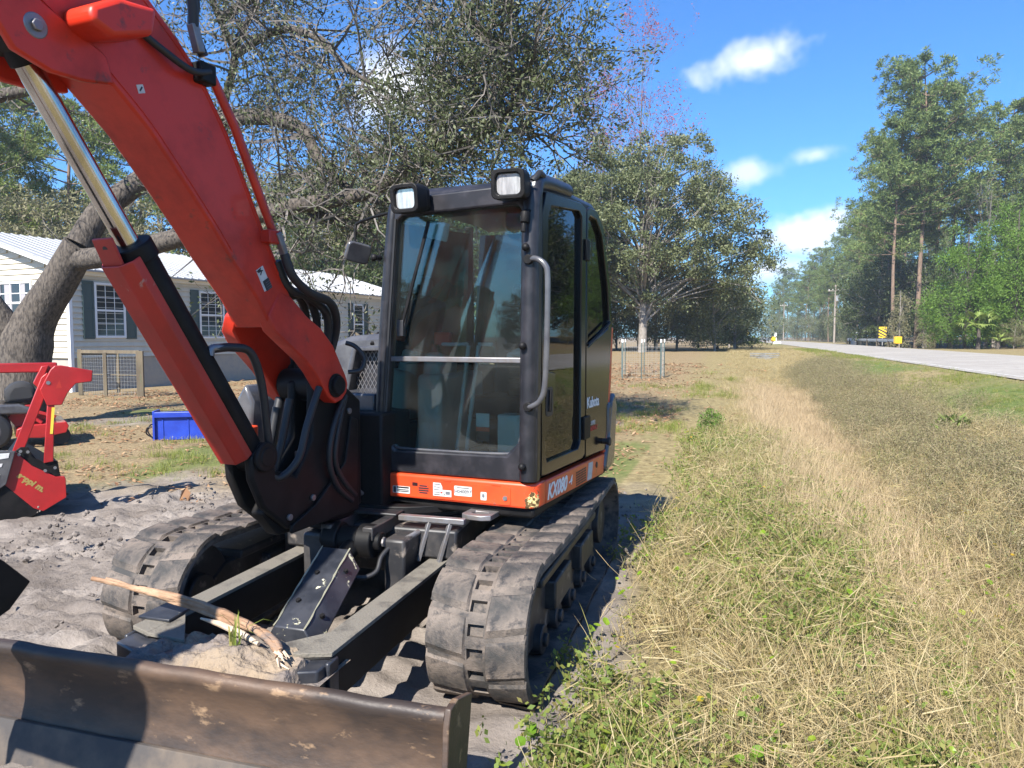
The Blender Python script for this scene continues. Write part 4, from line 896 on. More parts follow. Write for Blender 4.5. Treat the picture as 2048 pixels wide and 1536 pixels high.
# dry grass over the verge
def f(s,d,x,y): return fieldE(d,x,y)*(.35+.75*sst(.38,.6,nz(x,y,.9)))*np.where(d > 3.9, .25, 1)*np.where((d<.9+.8*(nz(x,y,.7,21)-.47))&(s<8), .72, 1)*np.clip(12/np.maximum(s,1), .12, 1)
P_, s, d = sample(44000, .8, 60, -1.2, 6.1, f, 11); scatter('dry_grass', Cdry, P_, RNG.uniform(.55,1.15,len(P_))*far_scale(s)*np.where(d>3.9,.45,1), 'tan dry grass covering the roadside verge', .42)
def f(s,d,x,y): return np.exp(-((d-1.25)/.62)**2)*sst(5.0,8,s)*(1-sst(20,30,s))
P_, s, d = sample(17000, 4, 42, -.6, 3.2, f, 12); scatter('tall_dry_grass', Ctall, P_, RNG.uniform(.5,1.0,len(P_))*np.clip(1.15-(s-8)*.02,.55,1), 'pinkish tall dry grass filling the ditch')
def f(s,d,x,y): return np.exp(-((d-2.75)/.95)**2)*sst(3.0,5,s)*np.clip(12/np.maximum(s,1),.15,1)*(.35+.5*sst(.36,.56,nz(x,y,.7,8))) + .22*sst(.5,.62,nz(x,y,1.3,5))*fieldE(d,x,y)*(d<2)*(s<9)
P_, s, d = sample(15000, 1.2, 34, -.6, 4.4, f, 13); scatter('brown_weeds', Cweed, P_, RNG.uniform(.5,1.1,len(P_))*(1+np.clip(s-8,0,40)*.015)*np.where(d<2,.6,1), 'dark brown dead weeds along the far side of the ditch')
def f(s,d,x,y): return (sst(3.2,4.4,d+1.5*(nz(x,y,.4,2)-.47))*(1-sst(5.7,6.1,d))*(.25+.9*sst(.42,.55,nz(x,y,.3,5))) + .30*(d<-1)*(d>-12)*sst(.46,.58,nz(x,y,.45,6))*sst(6.0,7.5,s)*(s<24) + .5*(d>-1.2)*(d<.6)*sst(.50,.62,nz(x,y,.8,9))*sst(6,8,s)*(s<30))*np.clip(13/np.maximum(s,1),.12,1)
P_, s, d = sample(44000, 2.5, 60, -13, 6.2, f, 14); scatter('short_green_grass', Cgrn, P_, RNG.uniform(.5,1.1,len(P_))*(1+np.clip(s-6,0,60)*.022)*np.where(d>2,.6,1), 'short green grass on the mown shoulder and in the yard')
def f(s,d,x,y): return fieldE(d,x,y)*(d<2.6)*sst(.52,.66,nz(x,y,1.1,4))*.55*np.clip(9/np.maximum(s,1),.2,1)
P_, s, d = sample(16000, .9, 16, -1.0, 3, f, 15); scatter('long_green_grass', Cgl, P_, RNG.uniform(.5,1.1,len(P_)), 'long green grass blades among the dry verge grass')
def f(s,d,x,y): return sst(-.70,-.25,d+.9*(nz(x,y,.9,3)-.47))*(1-sst(.3,1.9,d+2.4*(nz(x,y,.6,7)-.47)))*(.06+1.0*sst(.43,.55,nz(x,y,1.0,1)))*(1-sst(9,14,s))
P_, s, d = sample(11500, .8, 14, -1.4, 2.4, f, 16); scatter('green_weeds', Cgw, P_, RNG.uniform(.5,1.2,len(P_)), 'low leafy green weeds at the edge of the bare soil')
def f(s,d,x,y): return sst(-.7,-.2,d)*np.where(s<12,1,.3)
P_, s, d = sample(3600, .8, 14, -.7, 4, f, 23); scatter('straw_thatch', Cdry, P_+np.array((0,0,.03)), RNG.uniform(.6,1.2,len(P_)), 'flattened pale straw matted below the verge grass', 1.25)
def f(s,d,x,y): return sst(-1.1,-.4,d)*(.16+.5*sst(.52,.66,nz(x,y,1.0,13)))*np.where(s>8,.3,.85)*(d<3.2)
P_, s, d = sample(6500, .9, 13, -.8, 3.2, f, 17); scatter('pennywort', Cpen, P_, RNG.uniform(.35,.78,len(P_)), 'round bright green pennywort leaves in the dry grass', .3)
def f(s,d,x,y): return np.clip((1-soilmask(x,y)*.93),0,1)*(d<-1.2)*sst(4.5,7.0,s)*np.clip(16/np.maximum(s,1),.2,1)*(.35+.7*sst(.4,.55,nz(x,y,.5,3))) + .05*(d>-1.2)
P_, s, d = sample(11000, 1, 34, -17, 1.5, f, 18); scatter('leaf_litter', Clit, P_+np.array((0,0,.010)), RNG.uniform(.45,1.25,len(P_))*(1+np.clip(s-9,0,30)*.035), 'brown fallen leaves strewn over the yard', .06)
def f(s,d,x,y): return soilmask(x,y)*(.12+sst(.52,.62,nz(x,y,1.6,2)))
P_, s, d = sample(5200, .6, 10, -8, -.3, f, 19); scatter('soil_clods', Cclod, P_+np.array((0,0,.008)), RNG.uniform(.25,1.0,len(P_))**1.6*1.4, 'grey clods and crumbs on the churned soil', .6)
# ------------------------------------------------------------------ things lying on the machine
M['bark_stick'] = mat('peeled_wood', (.22,.125,.07), .85, col2=(.36,.23,.145), scale=14, col3=(.13,.10,.085), scale3=7, lo3=.54, hi3=.60, stretch=(.35,1,1), bump=1.0, bscale=34)
def uw(p): return UF @ Vector(p)
st_pts = spline([(-.79,-1.69,.585),(-.62,-1.70,.575),(-.42,-1.715,.560),(-.20,-1.74,.548),(-.02,-1.78,.535),(.15,-1.83,.52),(.26,-1.88,.500),(.315,-1.92,.470)], 6)
r_ = random.Random(4)
BR = thing('broken_branch', 'broken bark-stripped branch lying across the dozer blade arms', 'branch', tuple(uw((0,-1.78,.45))), -R(UA))
off = Vector((0,-1.78,.45))
b = MB()
for q_, (oy_, oz_, k_) in enumerate(((0,0,1.0),(.008,.012,.7),(-.012,.004,.62),(.004,-.012,.6))):
    ph = r_.uniform(0,6); b.tube([p-off+Vector((0,oy_*math.sin(i*.17+ph)*1.3,oz_*math.cos(i*.13+ph)*1.3)) for i, p in enumerate(st_pts)][q_*3:len(st_pts)-q_], [max(.004, (.009+.009*min(1,i/18))*k_*(1+.14*math.sin(i*.55+ph)+.10*math.sin(i*1.3+ph*2))) for i in range(len(st_pts))][q_*3:len(st_pts)-q_], 9)
b.build('stem', M['bark_stick'], BR, smooth=40)
M['pale_wood'] = mat('pale_sapwood', (.38,.28,.19), .8, col2=(.46,.37,.28), scale=12)
MB().tube([Vector(p)-off for p in ((-.13,-1.80,.520),(-.03,-1.815,.515),(.10,-1.85,.503),(.20,-1.885,.490))], [.004,.012,.014,.008], 8).build('side_stub', M['pale_wood'], BR, smooth=40)
sp_ = MB()
for k in range(9): a = Vector((.315,-1.92,.47))-off+Vector((r_.uniform(-.02,.02),r_.uniform(-.02,.02),r_.uniform(-.02,.02))); sp_.tube([a, a+Vector((r_.uniform(.02,.06),-r_.uniform(.0,.03),-r_.uniform(.0,.02)))], [.007,.002], 4)
sp_.build('splinters', M['pale_wood'], BR)
# soil heap on the yoke
M['heap'] = mat('damp_soil', (.15,.125,.11), .95, col2=(.24,.185,.13), scale=5, lo=.45, hi=.6, bump=.9, bscale=45)
n = 46; hv = []; hf = []
for j in range(n):
    for i in range(n):
        x = -.36+.84*i/(n-1); yv = -2.03+.34*j/(n-1); e = max(abs(i/(n-1)-.5)*2, abs(j/(n-1)-.5)*2)
        h = .415+.055*math.exp(-((x-.08)/.30)**2-((yv+1.90)/.13)**2)+float(.13*(fbm(np.array(x*16.), np.array(yv*16.+3),5)-.45)+.10*max(0,float(fbm(np.array(x*7.+4), np.array(yv*7.)))-.5))*(1-e*.5)
        if x > .40 or e > .93: h = .40
        hv.append((x, yv, h-.02*(e > .8)))
for j in range(n-1):
    for i in range(n-1): a = j*n+i; hf.append((a,a+1,a+n+1,a+n))
me = bpy.data.meshes.new('soil_heap'); me.from_pydata([tuple(Vector(v)-Vector((0,-1.9,.42))) for v in hv], [], hf)
o = link('soil_heap', me, M['heap'], smooth=60, loc=tuple(uw((0,-1.9,.42)))); o.rotation_euler = (0,0,-R(UA)); tag(o, 'heap of crumbly grey soil packed behind the dozer blade', 'soil')
v, f = blades(10, .16, .012, .011, .7, 5, .9); me = bpy.data.meshes.new('grass_tuft'); me.from_pydata(v, [], f)
o = link('grass_tuft', me, greenM, loc=tuple(uw((.125,-1.92,.495)))); tag(o, 'uprooted tuft of green grass on the soil heap', 'grass')
v, f = flatleaf(3); me = bpy.data.meshes.new('fallen_leaf'); me.from_pydata([(x*1.6,y*1.6,z*1.6) for x,y,z in v], [], f)
o = link('fallen_leaf', me, litterM, loc=(-3.35,7.35,float(gz(-3.35,7.35)+rough(np.array(-3.35),np.array(7.35)))+.01)); o.rotation_euler=(.5,.3,.6); o.scale=(1.8,1.8,1.8); tag(o, 'large curled orange leaf on the soil beyond the boom-side track', 'leaf')

# ------------------------------------------------------------------ house
M['siding'] = mat('cream_vinyl_siding', (.62,.565,.45), .55, col2=(.55,.50,.40), scale=2, col3=(.38,.36,.31), scale3=7, lo3=.62, hi3=.8)
M['trimw'] = mat('white_trim', (.75,.75,.74), .5)
M['shutter'] = mat('dark_green_shutter', (.045,.075,.072), .5)
M['skirting'] = mat('grey_skirting', (.33,.30,.25), .8, col2=(.28,.27,.245), scale=5)
M['metalroof'] = mat('pale_metal_roof', (.36,.365,.37), .45, .25, col2=(.26,.26,.262), scale=2.5, lo=.5, hi=.75)
M['paneglass'] = mat('window_pane', (.025,.028,.032), .06, spec=.8)
M['curtain'] = mat('grey_curtain', (.28,.27,.29), .9)
M['wood_old'] = mat('weathered_wood', (.095,.075,.05), .85, col2=(.145,.115,.075), scale=4, col3=(.10,.10,.06), scale3=9, stretch=(1,1,.2))
HX, HY_, HAZ = -13.1, 21.7, 24.0
HO = thing('house', 'cream sided single storey house with pale metal roof and dark green shutters', 'house', (HX, HY_, 0), -R(HAZ))
# local frame: +y along the long wall away from the corner, -x along the gable end
HL, HW, EZ, SZ = 19.0, 9.0, 3.62, 1.02; SLOPE = .29
ridge = EZ + SLOPE*HW/2
wl = MB().box((-.10,0.02,SZ),(-.02,HL,EZ)).build('long_wall', M['siding'], HO)
gw = MB().prism([(-HW,SZ),(-.02,SZ),(-.02,EZ),(-HW/2,ridge-.05),(-HW,EZ)], 'y', .03, .10).build('gable_wall', M['siding'], HO)
MB().box((-HW+.02,HL-.1,0),(-.02,HL,EZ)).box((-HW,.1,0),(-HW+.1,HL,EZ)).build('rear_walls', M['siding'], HO)
def plank_mesh(l, ax):
    pr = [(0,0),(.050,0),(.050,.010),(.008,.172),(0,.172)]
    if ax == 'y': return MB().add([(p[0],0,p[1]) for p in pr]+[(p[0],l,p[1]) for p in pr], [(0,1,2,3,4)[::-1],(5,6,7,8,9)]+[(i,(i+1)%5,(i+1)%5+5,i+5) for i in range(5)]).mesh('plank')
    return MB().add([(0,-p[0],p[1]) for p in pr]+[(-l,-p[0],p[1]) for p in pr], [(0,1,2,3,4),(5,6,7,8,9)[::-1]]+[(i,(i+1)%5,(i+1)%5+5,i+5)[::-1] for i in range(5)]).mesh('plank')
pm = plank_mesh(HL-.1, 'y'); pm.materials.append(M['siding'])
k = 0; z = SZ
while z < EZ-.10:
    link('plank', pm, None, wl, loc=(-.019,.06,z)); z += .17
z = SZ; pe = plank_mesh(1.0, 'x'); pe.materials.append(M['siding'])
while z < ridge-.25:
    cut = max(0, (z+.17-EZ)/SLOPE); l = HW-.1-2*cut
    if l > .5:
        o = link('plank', pe, None, gw, loc=(-.05-cut,.029,z)); o.scale = (l,1,1)
    z += .17
MB().box((-.075,-.035,0),(.035,.075,EZ)).build('corner_trim', M['trimw'], HO, .006)
SK = MB().box((-.08,.08,-.2),(-.01,HL,SZ-.01)).box((-HW+.1,.05,-.2),(-.08,.11,SZ-.01)).build('skirting', M['skirting'], HO)
for y in (4.1, 9.5, 14.5):
    VT = MB().box((-.005,y,.35),(.01,y+.55,.86)).build('vent', M['trimw'], HO)
    for i in range(9): MB().box((.010,y+.04,.38+.052*i),(.022,y+.51,.40+.052*i), (0,.5,0)).build('vent_slat', M['skirting'], VT)
MB().bar((.02,.1,EZ-.03),(.02,HL,EZ-.03),.10,.16).bar((.10,-.3,EZ+.02),(.10,HL+.2,EZ+.02),.12,.10).build('eave_gutter', M['trimw'], HO, .01)
MB().bar((.30,-.30,EZ-.02),(-HW/2,-.30,ridge+.06),.05,.18,(0,1,0)).bar((-HW-.30,-.30,EZ-.02),(-HW/2,-.30,ridge+.06),.05,.18,(0,1,0)).build('rake_board', M['trimw'], HO)
RF = MB().prism([(.34,EZ+.03),(-HW/2,ridge+.15),(-HW-.34,EZ+.03),(-HW-.34,EZ-.01),(-HW/2,ridge+.11),(.34,EZ-.01)], 'y', -.32, HL+.3).build('roof', M['metalroof'], HO)
rl = math.hypot(HW/2+.34, SLOPE*(HW/2+.34)); 
for s_g in (1, -1):
    rp = MB(); a = Vector((.34,0,EZ+.036)) if s_g > 0 else Vector((-HW-.34,0,EZ+.036)); c = Vector((-HW/2,0,ridge+.156))
    up = Vector((0,0,1))
    rp.add([a+Vector((0,.012,0)),a+Vector((0,.012,.004)),a+Vector((0,.03,.028)),a+Vector((0,.06,.028)),a+Vector((0,.078,.004)),a+Vector((0,.288,.004)),a+Vector((0,.288,0)),
            c+Vector((0,.012,0)),c+Vector((0,.012,.004)),c+Vector((0,.03,.028)),c+Vector((0,.06,.028)),c+Vector((0,.078,.004)),c+Vector((0,.288,.004)),c+Vector((0,.288,0))],
           [tuple(range(7)),tuple(range(7,14))[::-1]]+[(i,(i+1)%7,(i+1)%7+7,i+7) for i in range(7)])
    rme = rp.mesh('roof_panel'); rme.materials.append(M['metalroof'])
    for i in range(int((HL+.6)/.30)): link('roof_panel', rme, None, RF, loc=(0,-.32+.30*i,0))
def window(y0, y1, z0, z1, shut=.36, cols=3, rows=4, curtain=False):
    w = MB().ring([(y0,z0),(y1,z0),(y1,z1),(y0,z1)], [(y0+.07,z0+.07),(y1-.07,z0+.07),(y1-.07,z1-.07),(y0+.07,z1-.07)], 'x', -.01, .06).build('window', M['trimw'], HO, .005)
    MB().box((.0,y0+.06,z0+.06),(.030,y1-.06,z1-.06)).build('pane', M['paneglass'], w)
    zm = (z0+z1)/2; MB().box((.008,y0+.06,zm-.03),(.055,y1-.06,zm+.03)).build('meeting_rail', M['trimw'], w)
    mu = MB()
    for i in range(1, cols): yy = y0+.07+(y1-y0-.14)*i/cols; mu.box((.028,yy-.009,z0+.07),(.040,yy+.009,z1-.07))
    for i in range(1, rows):
        if i*2 != rows: zz = z0+.07+(z1-z0-.14)*i/rows; mu.box((.0285,y0+.07,zz-.009),(.0395,y1-.07,zz+.009))
    mu.build('muntins', M['trimw'], w)
    if shut:
        for ya, yb in ((y0-shut-.02,y0-.02),(y1+.02,y1+.02+shut)):
            s = MB().ring([(ya,z0-.03),(yb,z0-.03),(yb,z1+.03),(ya,z1+.03)], [(ya+.05,z0+.05),(yb-.05,z0+.05),(yb-.05,z1-.05),(ya+.05,z1-.05)], 'x', .004, .055).box((.002,ya+.04,z0),(.040,yb-.04,z1)).box((.03,ya+.04,(z0+z1)/2-.04),(.053,yb-.04,(z0+z1)/2+.04)).build('shutter', M['shutter'], w, .004)
window(.78, 1.84, 1.62, 3.32); window(4.80, 5.95, 1.60, 3.28); window(11.2, 11.85, 2.35, 3.2, .32, 2, 2); window(13.85, 14.65, 1.30, 3.2, .34, 1, 2)
# window in the gable end
GW = MB().ring([(-3.2,2.05),(-1.62,2.05),(-1.62,3.36),(-3.2,3.36)], [(-3.13,2.12),(-1.69,2.12),(-1.69,3.29),(-3.13,3.29)], 'y', -.06, .03).build('window', M['trimw'], HO, .005)
MB().box((-3.14,-.030,2.11),(-1.68,.005,3.30)).build('pane', M['paneglass'], GW); MB().box((-2.95,-.034,2.12),(-2.6,-.0305,3.29)).box((-2.2,-.034,2.12),(-1.95,-.0305,3.29)).build('curtain', M['curtain'], GW)
mu = MB()
for x in (-2.65,-2.17): mu.box((x-.012,-.048,2.12),(x+.012,-.036,3.29))
for z in (2.41,2.99): mu.box((-3.13,-.047,z-.012),(-1.69,-.037,z+.012))
mu.box((-3.13,-.052,2.67),(-1.69,-.035,2.73)); mu.build('muntins', M['trimw'], GW)
# wooden step rail by the far door
SR = thing('porch_steps', 'weathered wooden steps and handrail at the far house door', 'steps', tuple(HO.matrix_basis @ Vector((.7,14.2,0))), -R(HAZ))
for i in range(5): MB().box((-.6+.28*i-.0,-.6,.90-.2*i),(-.6+.28*i+.30,.6,.94-.2*i)).build('tread', M['wood_old'], SR)
for y in (-.62,.62):
    MB().bar((-.6,y,2.0),(.85,y,1.0),.09,.09).build('handrail', M['wood_old'], SR); MB().box((-.64,y-.045,0),(-.55,y+.045,2.0)).build('post', M['wood_old'], SR); MB().box((.78,y-.045,0),(.87,y+.045,1.05)).build('post', M['wood_old'], SR)
    MB().prism([(-.6,.94),(-.6,.70),(.75,-.05),(.85,-.05),(.85,.05)], 'y', y-.02, y+.02).build('stringer', M['wood_old'], SR)
# wooden pen in front of the house
M['wire'] = mat('galvanised_wire', (.40,.40,.38), .5, .6)
PN = thing('wooden_pen', 'old wooden post pen with wire mesh against the house wall', 'fence', (-11.3,20.3,0), 0)
ox, oy = 11.3, -20.3
posts = [(-12.28,20.75,1.30,.11),(-11.30,20.25,1.22,.09),(-11.75,21.75,1.20,.08),(-10.17,19.95,1.27,.17),(-10.3,20.3,1.25,.08)]
for x, y, h, w in posts: MB().box((x+ox-w/2,y+oy-w/2,0),(x+ox+w/2,y+oy+w/2,h), (0,0,.3)).build('post', M['wood_old'], PN, .006)
for (a, b, h) in ((0,3,1.24),(0,2,1.17),(0,3,.60)):
    MB().bar((posts[a][0]+ox,posts[a][1]+oy,h),(posts[b][0]+ox,posts[b][1]+oy,h),.04 if h > .9 else .02,.09 if h > .9 else .025).build('rail', M['wood_old'], PN)
wm = MB()
def wire_panel(mb, a, b, h, z0=.03, step=.10, r=.003):
    a, b = Vector((*a,0)), Vector((*b,0)); l = (b-a).length; nn = int(l/step)
    for i in range(nn+1): p = a.lerp(b, i/nn); mb.bar(p+Vector((0,0,z0)), p+Vector((0,0,h)), r, r)
    for j in range(int((h-z0)/step)+1): mb.bar(a+Vector((0,0,z0+j*step)), b+Vector((0,0,z0+j*step)), r, r)
for a, b in ((0,1),(1,3),(0,2)): wire_panel(wm, (posts[a][0]+ox,posts[a][1]+oy), (posts[b][0]+ox,posts[b][1]+oy), 1.15)
o = wm.build('wire_mesh', M['wire'], PN)

# ------------------------------------------------------------------ blue loader bucket
M['blue'] = mat('scuffed_blue_paint', (.008,.03,.28), .45, col2=(.012,.045,.36), scale=4, col3=(.42,.42,.46), scale3=6, lo3=.70, hi3=.76)
BB = thing('blue_bucket', 'scuffed bright blue steel loader bucket standing on edge in the grass', 'loader bucket', (-5.72,11.6,float(gz(-5.72,11.6))), R(12))
MB().box((0,.0,0),(1.45,.03,.38)).build('back_plate', M['blue'], BB, .006)
MB().box((0,-.05,.36),(1.45,.03,.455)).build('top_lip', M['blue'], BB, .012)
for x in (0,1.42): MB().prism([(-.05,0),(-.05,.47),(.30,.47),(.55,.20),(.5,0)], 'x', x-.012, x+.02).build('side_plate', M['blue'], BB, .004)
MB().box((0,.02,0),(1.45,.5,.03)).build('floor_plate', M['blue'], BB)
for x in (.12,.5,.9): MB().box((x,-.012,.02),(x+.02,.0,.34)).build('rib', M['blue'], BB)
MB().tube(spline([(-.03,.05,.02),(-.10,.02,.14),(-.06,.0,.24),(-.02,-.02,.26)]), .012, 6).tube(spline([(-.03,.10,.02),(-.13,.06,.10),(-.10,.0,.2),(-.03,-.03,.22)]), .012, 6).build('hose_loop', M['blacksoft'], BB, smooth=60)

# ------------------------------------------------------------------ red flail mower with its A-frame
M['impl'] = mat('red_implement_paint', (.33,.012,.013), .42, col2=(.25,.010,.011), scale=4, coat=.2)
M['ylw'] = mat('yellow_sticker', (.62,.48,.05), .5); M['gold'] = mat('faded_gold_print', (.26,.18,.05), .7)
az_ = math.atan2(-4.40,6.52); FM = thing('flail_mower', 'red flail mower with black hood and red hitch frame parked in the yard', 'mower', (-4.40,6.52,float(gz(-4.4,6.52))), -az_)
def fp(mb, nm, mt, bevel=.004, par=None, lab=None):
    o = mb.build(nm, M[mt], par or FM, bevel); 
    if lab: o['label'] = lab
    return o
Q = lambda pts: [(x*.965, (z+.075)*.965) for x, z in pts]
HS = fp(MB().prism(Q([(-.24,.46),(-.065,.575),(.066,.428),(.249,.305),(.315,.305),(.328,.28),(.328,.10),(.138,-.01),(-.02,.02),(-.22,.25),(-.4,.36)]), 'y', -.02, .04), 'side_plate', 'impl')
fp(MB().prism(Q([(-.40,.42),(-.24,.47),(-.18,.36),(-.05,.55),(.30,.28),(.30,.10),(.1,-.05),(-.5,-.07),(-.62,.2)]), 'y', .04, 1.3), 'flail_housing', 'black', .02)
fp(MB().prism(Q([(-.24,.47),(-.19,.60),(-.06,.585),(-.14,.285),(-.26,.20)]), 'y', -.06, -.02), 'hood_flap', 'hood', .006)
for (x, z, w, h) in ((-.155,.545,.10,.055),(-.185,.46,.05,.04),(-.205,.36,.045,.05)): fp(MB().prism(Q([(x-w/2,z-h/2),(x+w/2-.01,z-h/2+.01),(x+w/2,z+h/2),(x-w/2+.02,z+h/2)]), 'y', -.064, -.0605), 'label_sticker', 'white', 0)
fp(MB().prism(Q([(-.21,.34),(.06,.03),(.14,-.01),(-.02,-.085),(-.5,-.07),(-.55,.1)]), 'y', -.03, 1.2), 'lower_hood', 'black', .01)
lb = Q([(-.06,.58),(-.02,.61),(.04,.605),(.055,.56),(.10,.49),(.17,.45),(.19,.47),(.27,.45),(.285,.31),(.22,.31),(.05,.43)])
fp(MB().prism(lb, 'y', .0, .06), 'hitch_bracket', 'black')
for x, z in ((-.022,.575),(.035,.565),(.245,.395),(-.035,.545),(.165,.375)): fp(MB().cyl((x*.965,-.03,(z+.075)*.965),(x*.965,-.02,(z+.075)*.965),.014,n=8), 'bolt', 'steel', 0)
fp(MB().prism(Q([(-.085,.575),(.0,.56),(.235,1.20),(.215,1.30),(.165,1.255)]), 'y', .02, .06), 'frame_leg', 'impl', .006)
fp(MB().prism(Q([(.155,.445),(.235,.455),(.262,1.03),(.205,1.03)]), 'y', -.02, .04), 'frame_leg', 'impl', .006)
fp(MB().prism(Q([(.215,.72),(.238,.72),(.262,.97),(.238,.97)]), 'y', -.024, -.021), 'yellow_label', 'ylw', 0)
fp(MB().prism(Q([(.15,1.14),(.24,1.33),(.275,1.365),(.33,1.365),(.585,1.31),(.575,1.205),(.44,1.19),(.37,1.10),(.32,.99),(.20,.99)]), 'y', -.03, .05), 'hitch_plate', 'impl', .006)
fp(MB().box((-.75,.10,1.375*.965+.0),(.29,.20,1.465*.965)), 'cross_beam', 'impl', .01)
fp(MB().prism(Q([(.10,1.20),(.17,1.36),(.23,1.365),(.14,1.15)]), 'y', .05, .22), 'beam_gusset', 'impl', .006)
fp(MB().prism(Q([(.275,1.15),(.31,1.23),(.325,1.15)]), 'y', -.0315, -.0305), 'gusset_slot', 'guard', 0)
fp(MB().cyl((.21,-.035,1.235),(.21,-.03,1.235),.018,n=8), 'bolt', 'steel', 0)
text_mesh('maker_lettering', 'seppi m.', .075, M['gold'], HS, Matrix.Translation((.050,-.0215,.338)) @ Matrix.Rotation(R(90),4,'X') @ Matrix.Rotation(R(-41),4,'Z'), .1, .0006, .004)
# ------------------------------------------------------------------ red riding mower behind it
az_ = math.atan2(-7.6,10.6); RMW = thing('riding_mower', 'red riding mower with black tyres parked behind the flail mower', 'mower', (-7.6,10.6,float(gz(-7.6,10.6))), -az_)
def rp_(mb, nm, mt, bevel=.01, par=None): return mb.build(nm, M[mt], par or RMW, bevel, 50)
for x, y, r in ((-.02,.0,.27),(-.02,.9,.27)):
    W_ = rp_(MB().tube([(x,y-.12,r),(x,y-.09,r),(x,y+.09,r),(x,y+.12,r)],[r*.86,r,r,r*.86],24), 'wheel', 'blacksoft'); rp_(MB().cyl((x,y-.125,r),(x,y+.125,r),r*.5,n=20), 'rim', 'hood', 0, W_)
for y in (.1,.8): rp_(MB().cyl((.85,y-.06,.14),(.85,y+.06,.14),.14,n=20), 'caster_wheel', 'blacksoft')
rp_(MB().prism([(.28,.17),(.30,.29),(.42,.34),(.93,.36),(.96,.30),(.92,.20),(.6,.14)], 'y', -.12, 1.0), 'mower_deck', 'impl')
rp_(MB().prism([(.30,.30),(.20,.45),(.30,.62),(.62,.64),(.70,.45),(.62,.36)], 'y', .1, .8), 'mower_body', 'impl')
rp_(MB().bar((.30,.0,.62),(.62,-.05,.36),.05,.05).bar((.38,-.02,.60),(.80,-.05,.44),.04,.05), 'foot_linkage', 'impl')
rp_(MB().prism([(-.2,.52),(-.18,.66),(.34,.66),(.52,.58),(.5,.50)], 'y', -.08, .95), 'fender', 'hood', .03)
rp_(MB().prism([(.16,.66),(.18,.84),(.26,.95),(.44,.98),(.56,.90),(.60,.72),(.5,.66)], 'y', .1, .75), 'seat', 'seat', .07)
rp_(MB().box((-.35,.1,.4),(.1,.8,.85)), 'engine', 'black', .05)
rp_(MB().prism([(.52,.50),(.70,.52),(.72,.70),(.60,.74)], 'y', .05, .6), 'battery_box', 'black', .02)
# ------------------------------------------------------------------ roadside furniture
M['concrete'] = mat('old_concrete', (.36,.35,.33), .9, col2=(.26,.25,.24), scale=4)
M['galv'] = mat('galvanised_rail', (.50,.51,.52), .4, .6, col2=(.38,.38,.38), scale=3)
M['polewood'] = mat('grey_pole_wood', (.27,.235,.20), .9, col2=(.20,.17,.145), scale=5, stretch=(1,1,.15))
M['postwhite'] = mat('white_marker', (.78,.78,.77), .5)
M['signyel'] = mat('yellow_sign', (.78,.50,.03), .4)
def Gp(s, d): x, y = xy(s, d); return x, y, float(gz(x, y))
def wrail(mb, pts, zc):
    pr = [(0,.155),(.03,.12),(.03,.07),(-.045,.025),(-.045,-.025),(.03,-.07),(.03,-.12),(0,-.155)]; vs_ = []; n = len(pr)
    for i, p in enumerate(pts):
        d = (Vector(pts[min(i+1,len(pts)-1)])-Vector(pts[max(i-1,0)])).normalized(); nn = Vector((d.y,-d.x,0))
        for a, b in pr: vs_.append(Vector(p)+nn*a+Vector((0,0,zc+b)))
    fs = []
    for i in range(len(pts)-1):
        for j in range(n-1): fs.append((i*n+j,i*n+j+1,(i+1)*n+j+1,(i+1)*n+j))
    mb.add(vs_, fs)
def guardrail(label, path, endcap=None):
    o3 = Vector((path[0][0], path[0][1], path[0][2])); G = thing('guardrail', label, 'guardrail', tuple(o3), 0, None)
    loc = [Vector(p)-o3 for p in path]; mb = MB(); wrail(mb, [tuple(p) for p in loc], .62); ob = mb.build('rail', M['galv'], G); sm_ = ob.modifiers.new('thick','SOLIDIFY'); sm_.thickness = .02
    for i, p in enumerate(loc):
        MB().box((p.x-.08,p.y-.08,p.z-.3),(p.x+.08,p.y+.08,p.z+.74)).build('post', M['wood_old'], G)
    p = loc[0]
    if endcap: MB().box((p.x-.28,p.y-.30,p.z+.34),(p.x+.28,p.y+.16,p.z+.98)).build('end_cap', M['yellow'], G, .05)
    return G
pr_ = []
for s in (74,78,84,90,97): x, y = xy(s, 14.1); pr_.append((x, y, RZ+.0))
guardrail('galvanised guardrail ending in a yellow cap on the far side of the road', pr_, True)
pr_ = []
for s, d in ((100,14.2),(106,14.5),(112,15.0),(118,15.8)): x, y = xy(s, d); pr_.append((x, y, RZ))
guardrail('short bent guardrail beyond the concrete bridge parapet', pr_)
x0, y0 = xy(97, 14.05); x1, y1 = xy(100.5, 14.05)
tag(MB().bar((x0,y0,RZ+.40),(x1,y1,RZ+.40),.35,.85).build('bridge_parapet', M['concrete'], None, .03), 'low concrete bridge parapet between two guardrails', 'parapet')
pr_ = []
for s, d in ((108,5.0),(113,4.2),(118,2.4),(123,-.5),(126,-3.0)): x, y = xy(s, d); pr_.append((x, y, .7))
G = guardrail('curved guardrail with a yellow end block at the side turning', pr_, True)
x, y, z = Gp(107.2, 5.0); x -= 0
MB().box((-.15,-.5,.0),(.9,-.35,.28)).build('base_block', M['postwhite'], G)
for s, d, lab in ((98,14.6,'white reflector post behind the far guardrail'), (112,6.0,'white reflector post beside the yellow end block')):
    x, y = xy(s, d-.4 if d > 10 else d-.5); T = thing('reflector_post', lab, 'post', (x, y, RZ), 0)
    MB().box((-.14,-.03,0),(.14,.03,1.55)).build('post', M['postwhite'], T, .01); MB().box((-.03,-.032,1.0),(.03,-.0305,1.5)).build('stripe', M['ink'], T)
x, y = xy(92, 16.0); T = thing('hazard_marker', 'yellow and black striped hazard marker board behind the guardrail', 'sign', (x, y, RZ), -R(17))
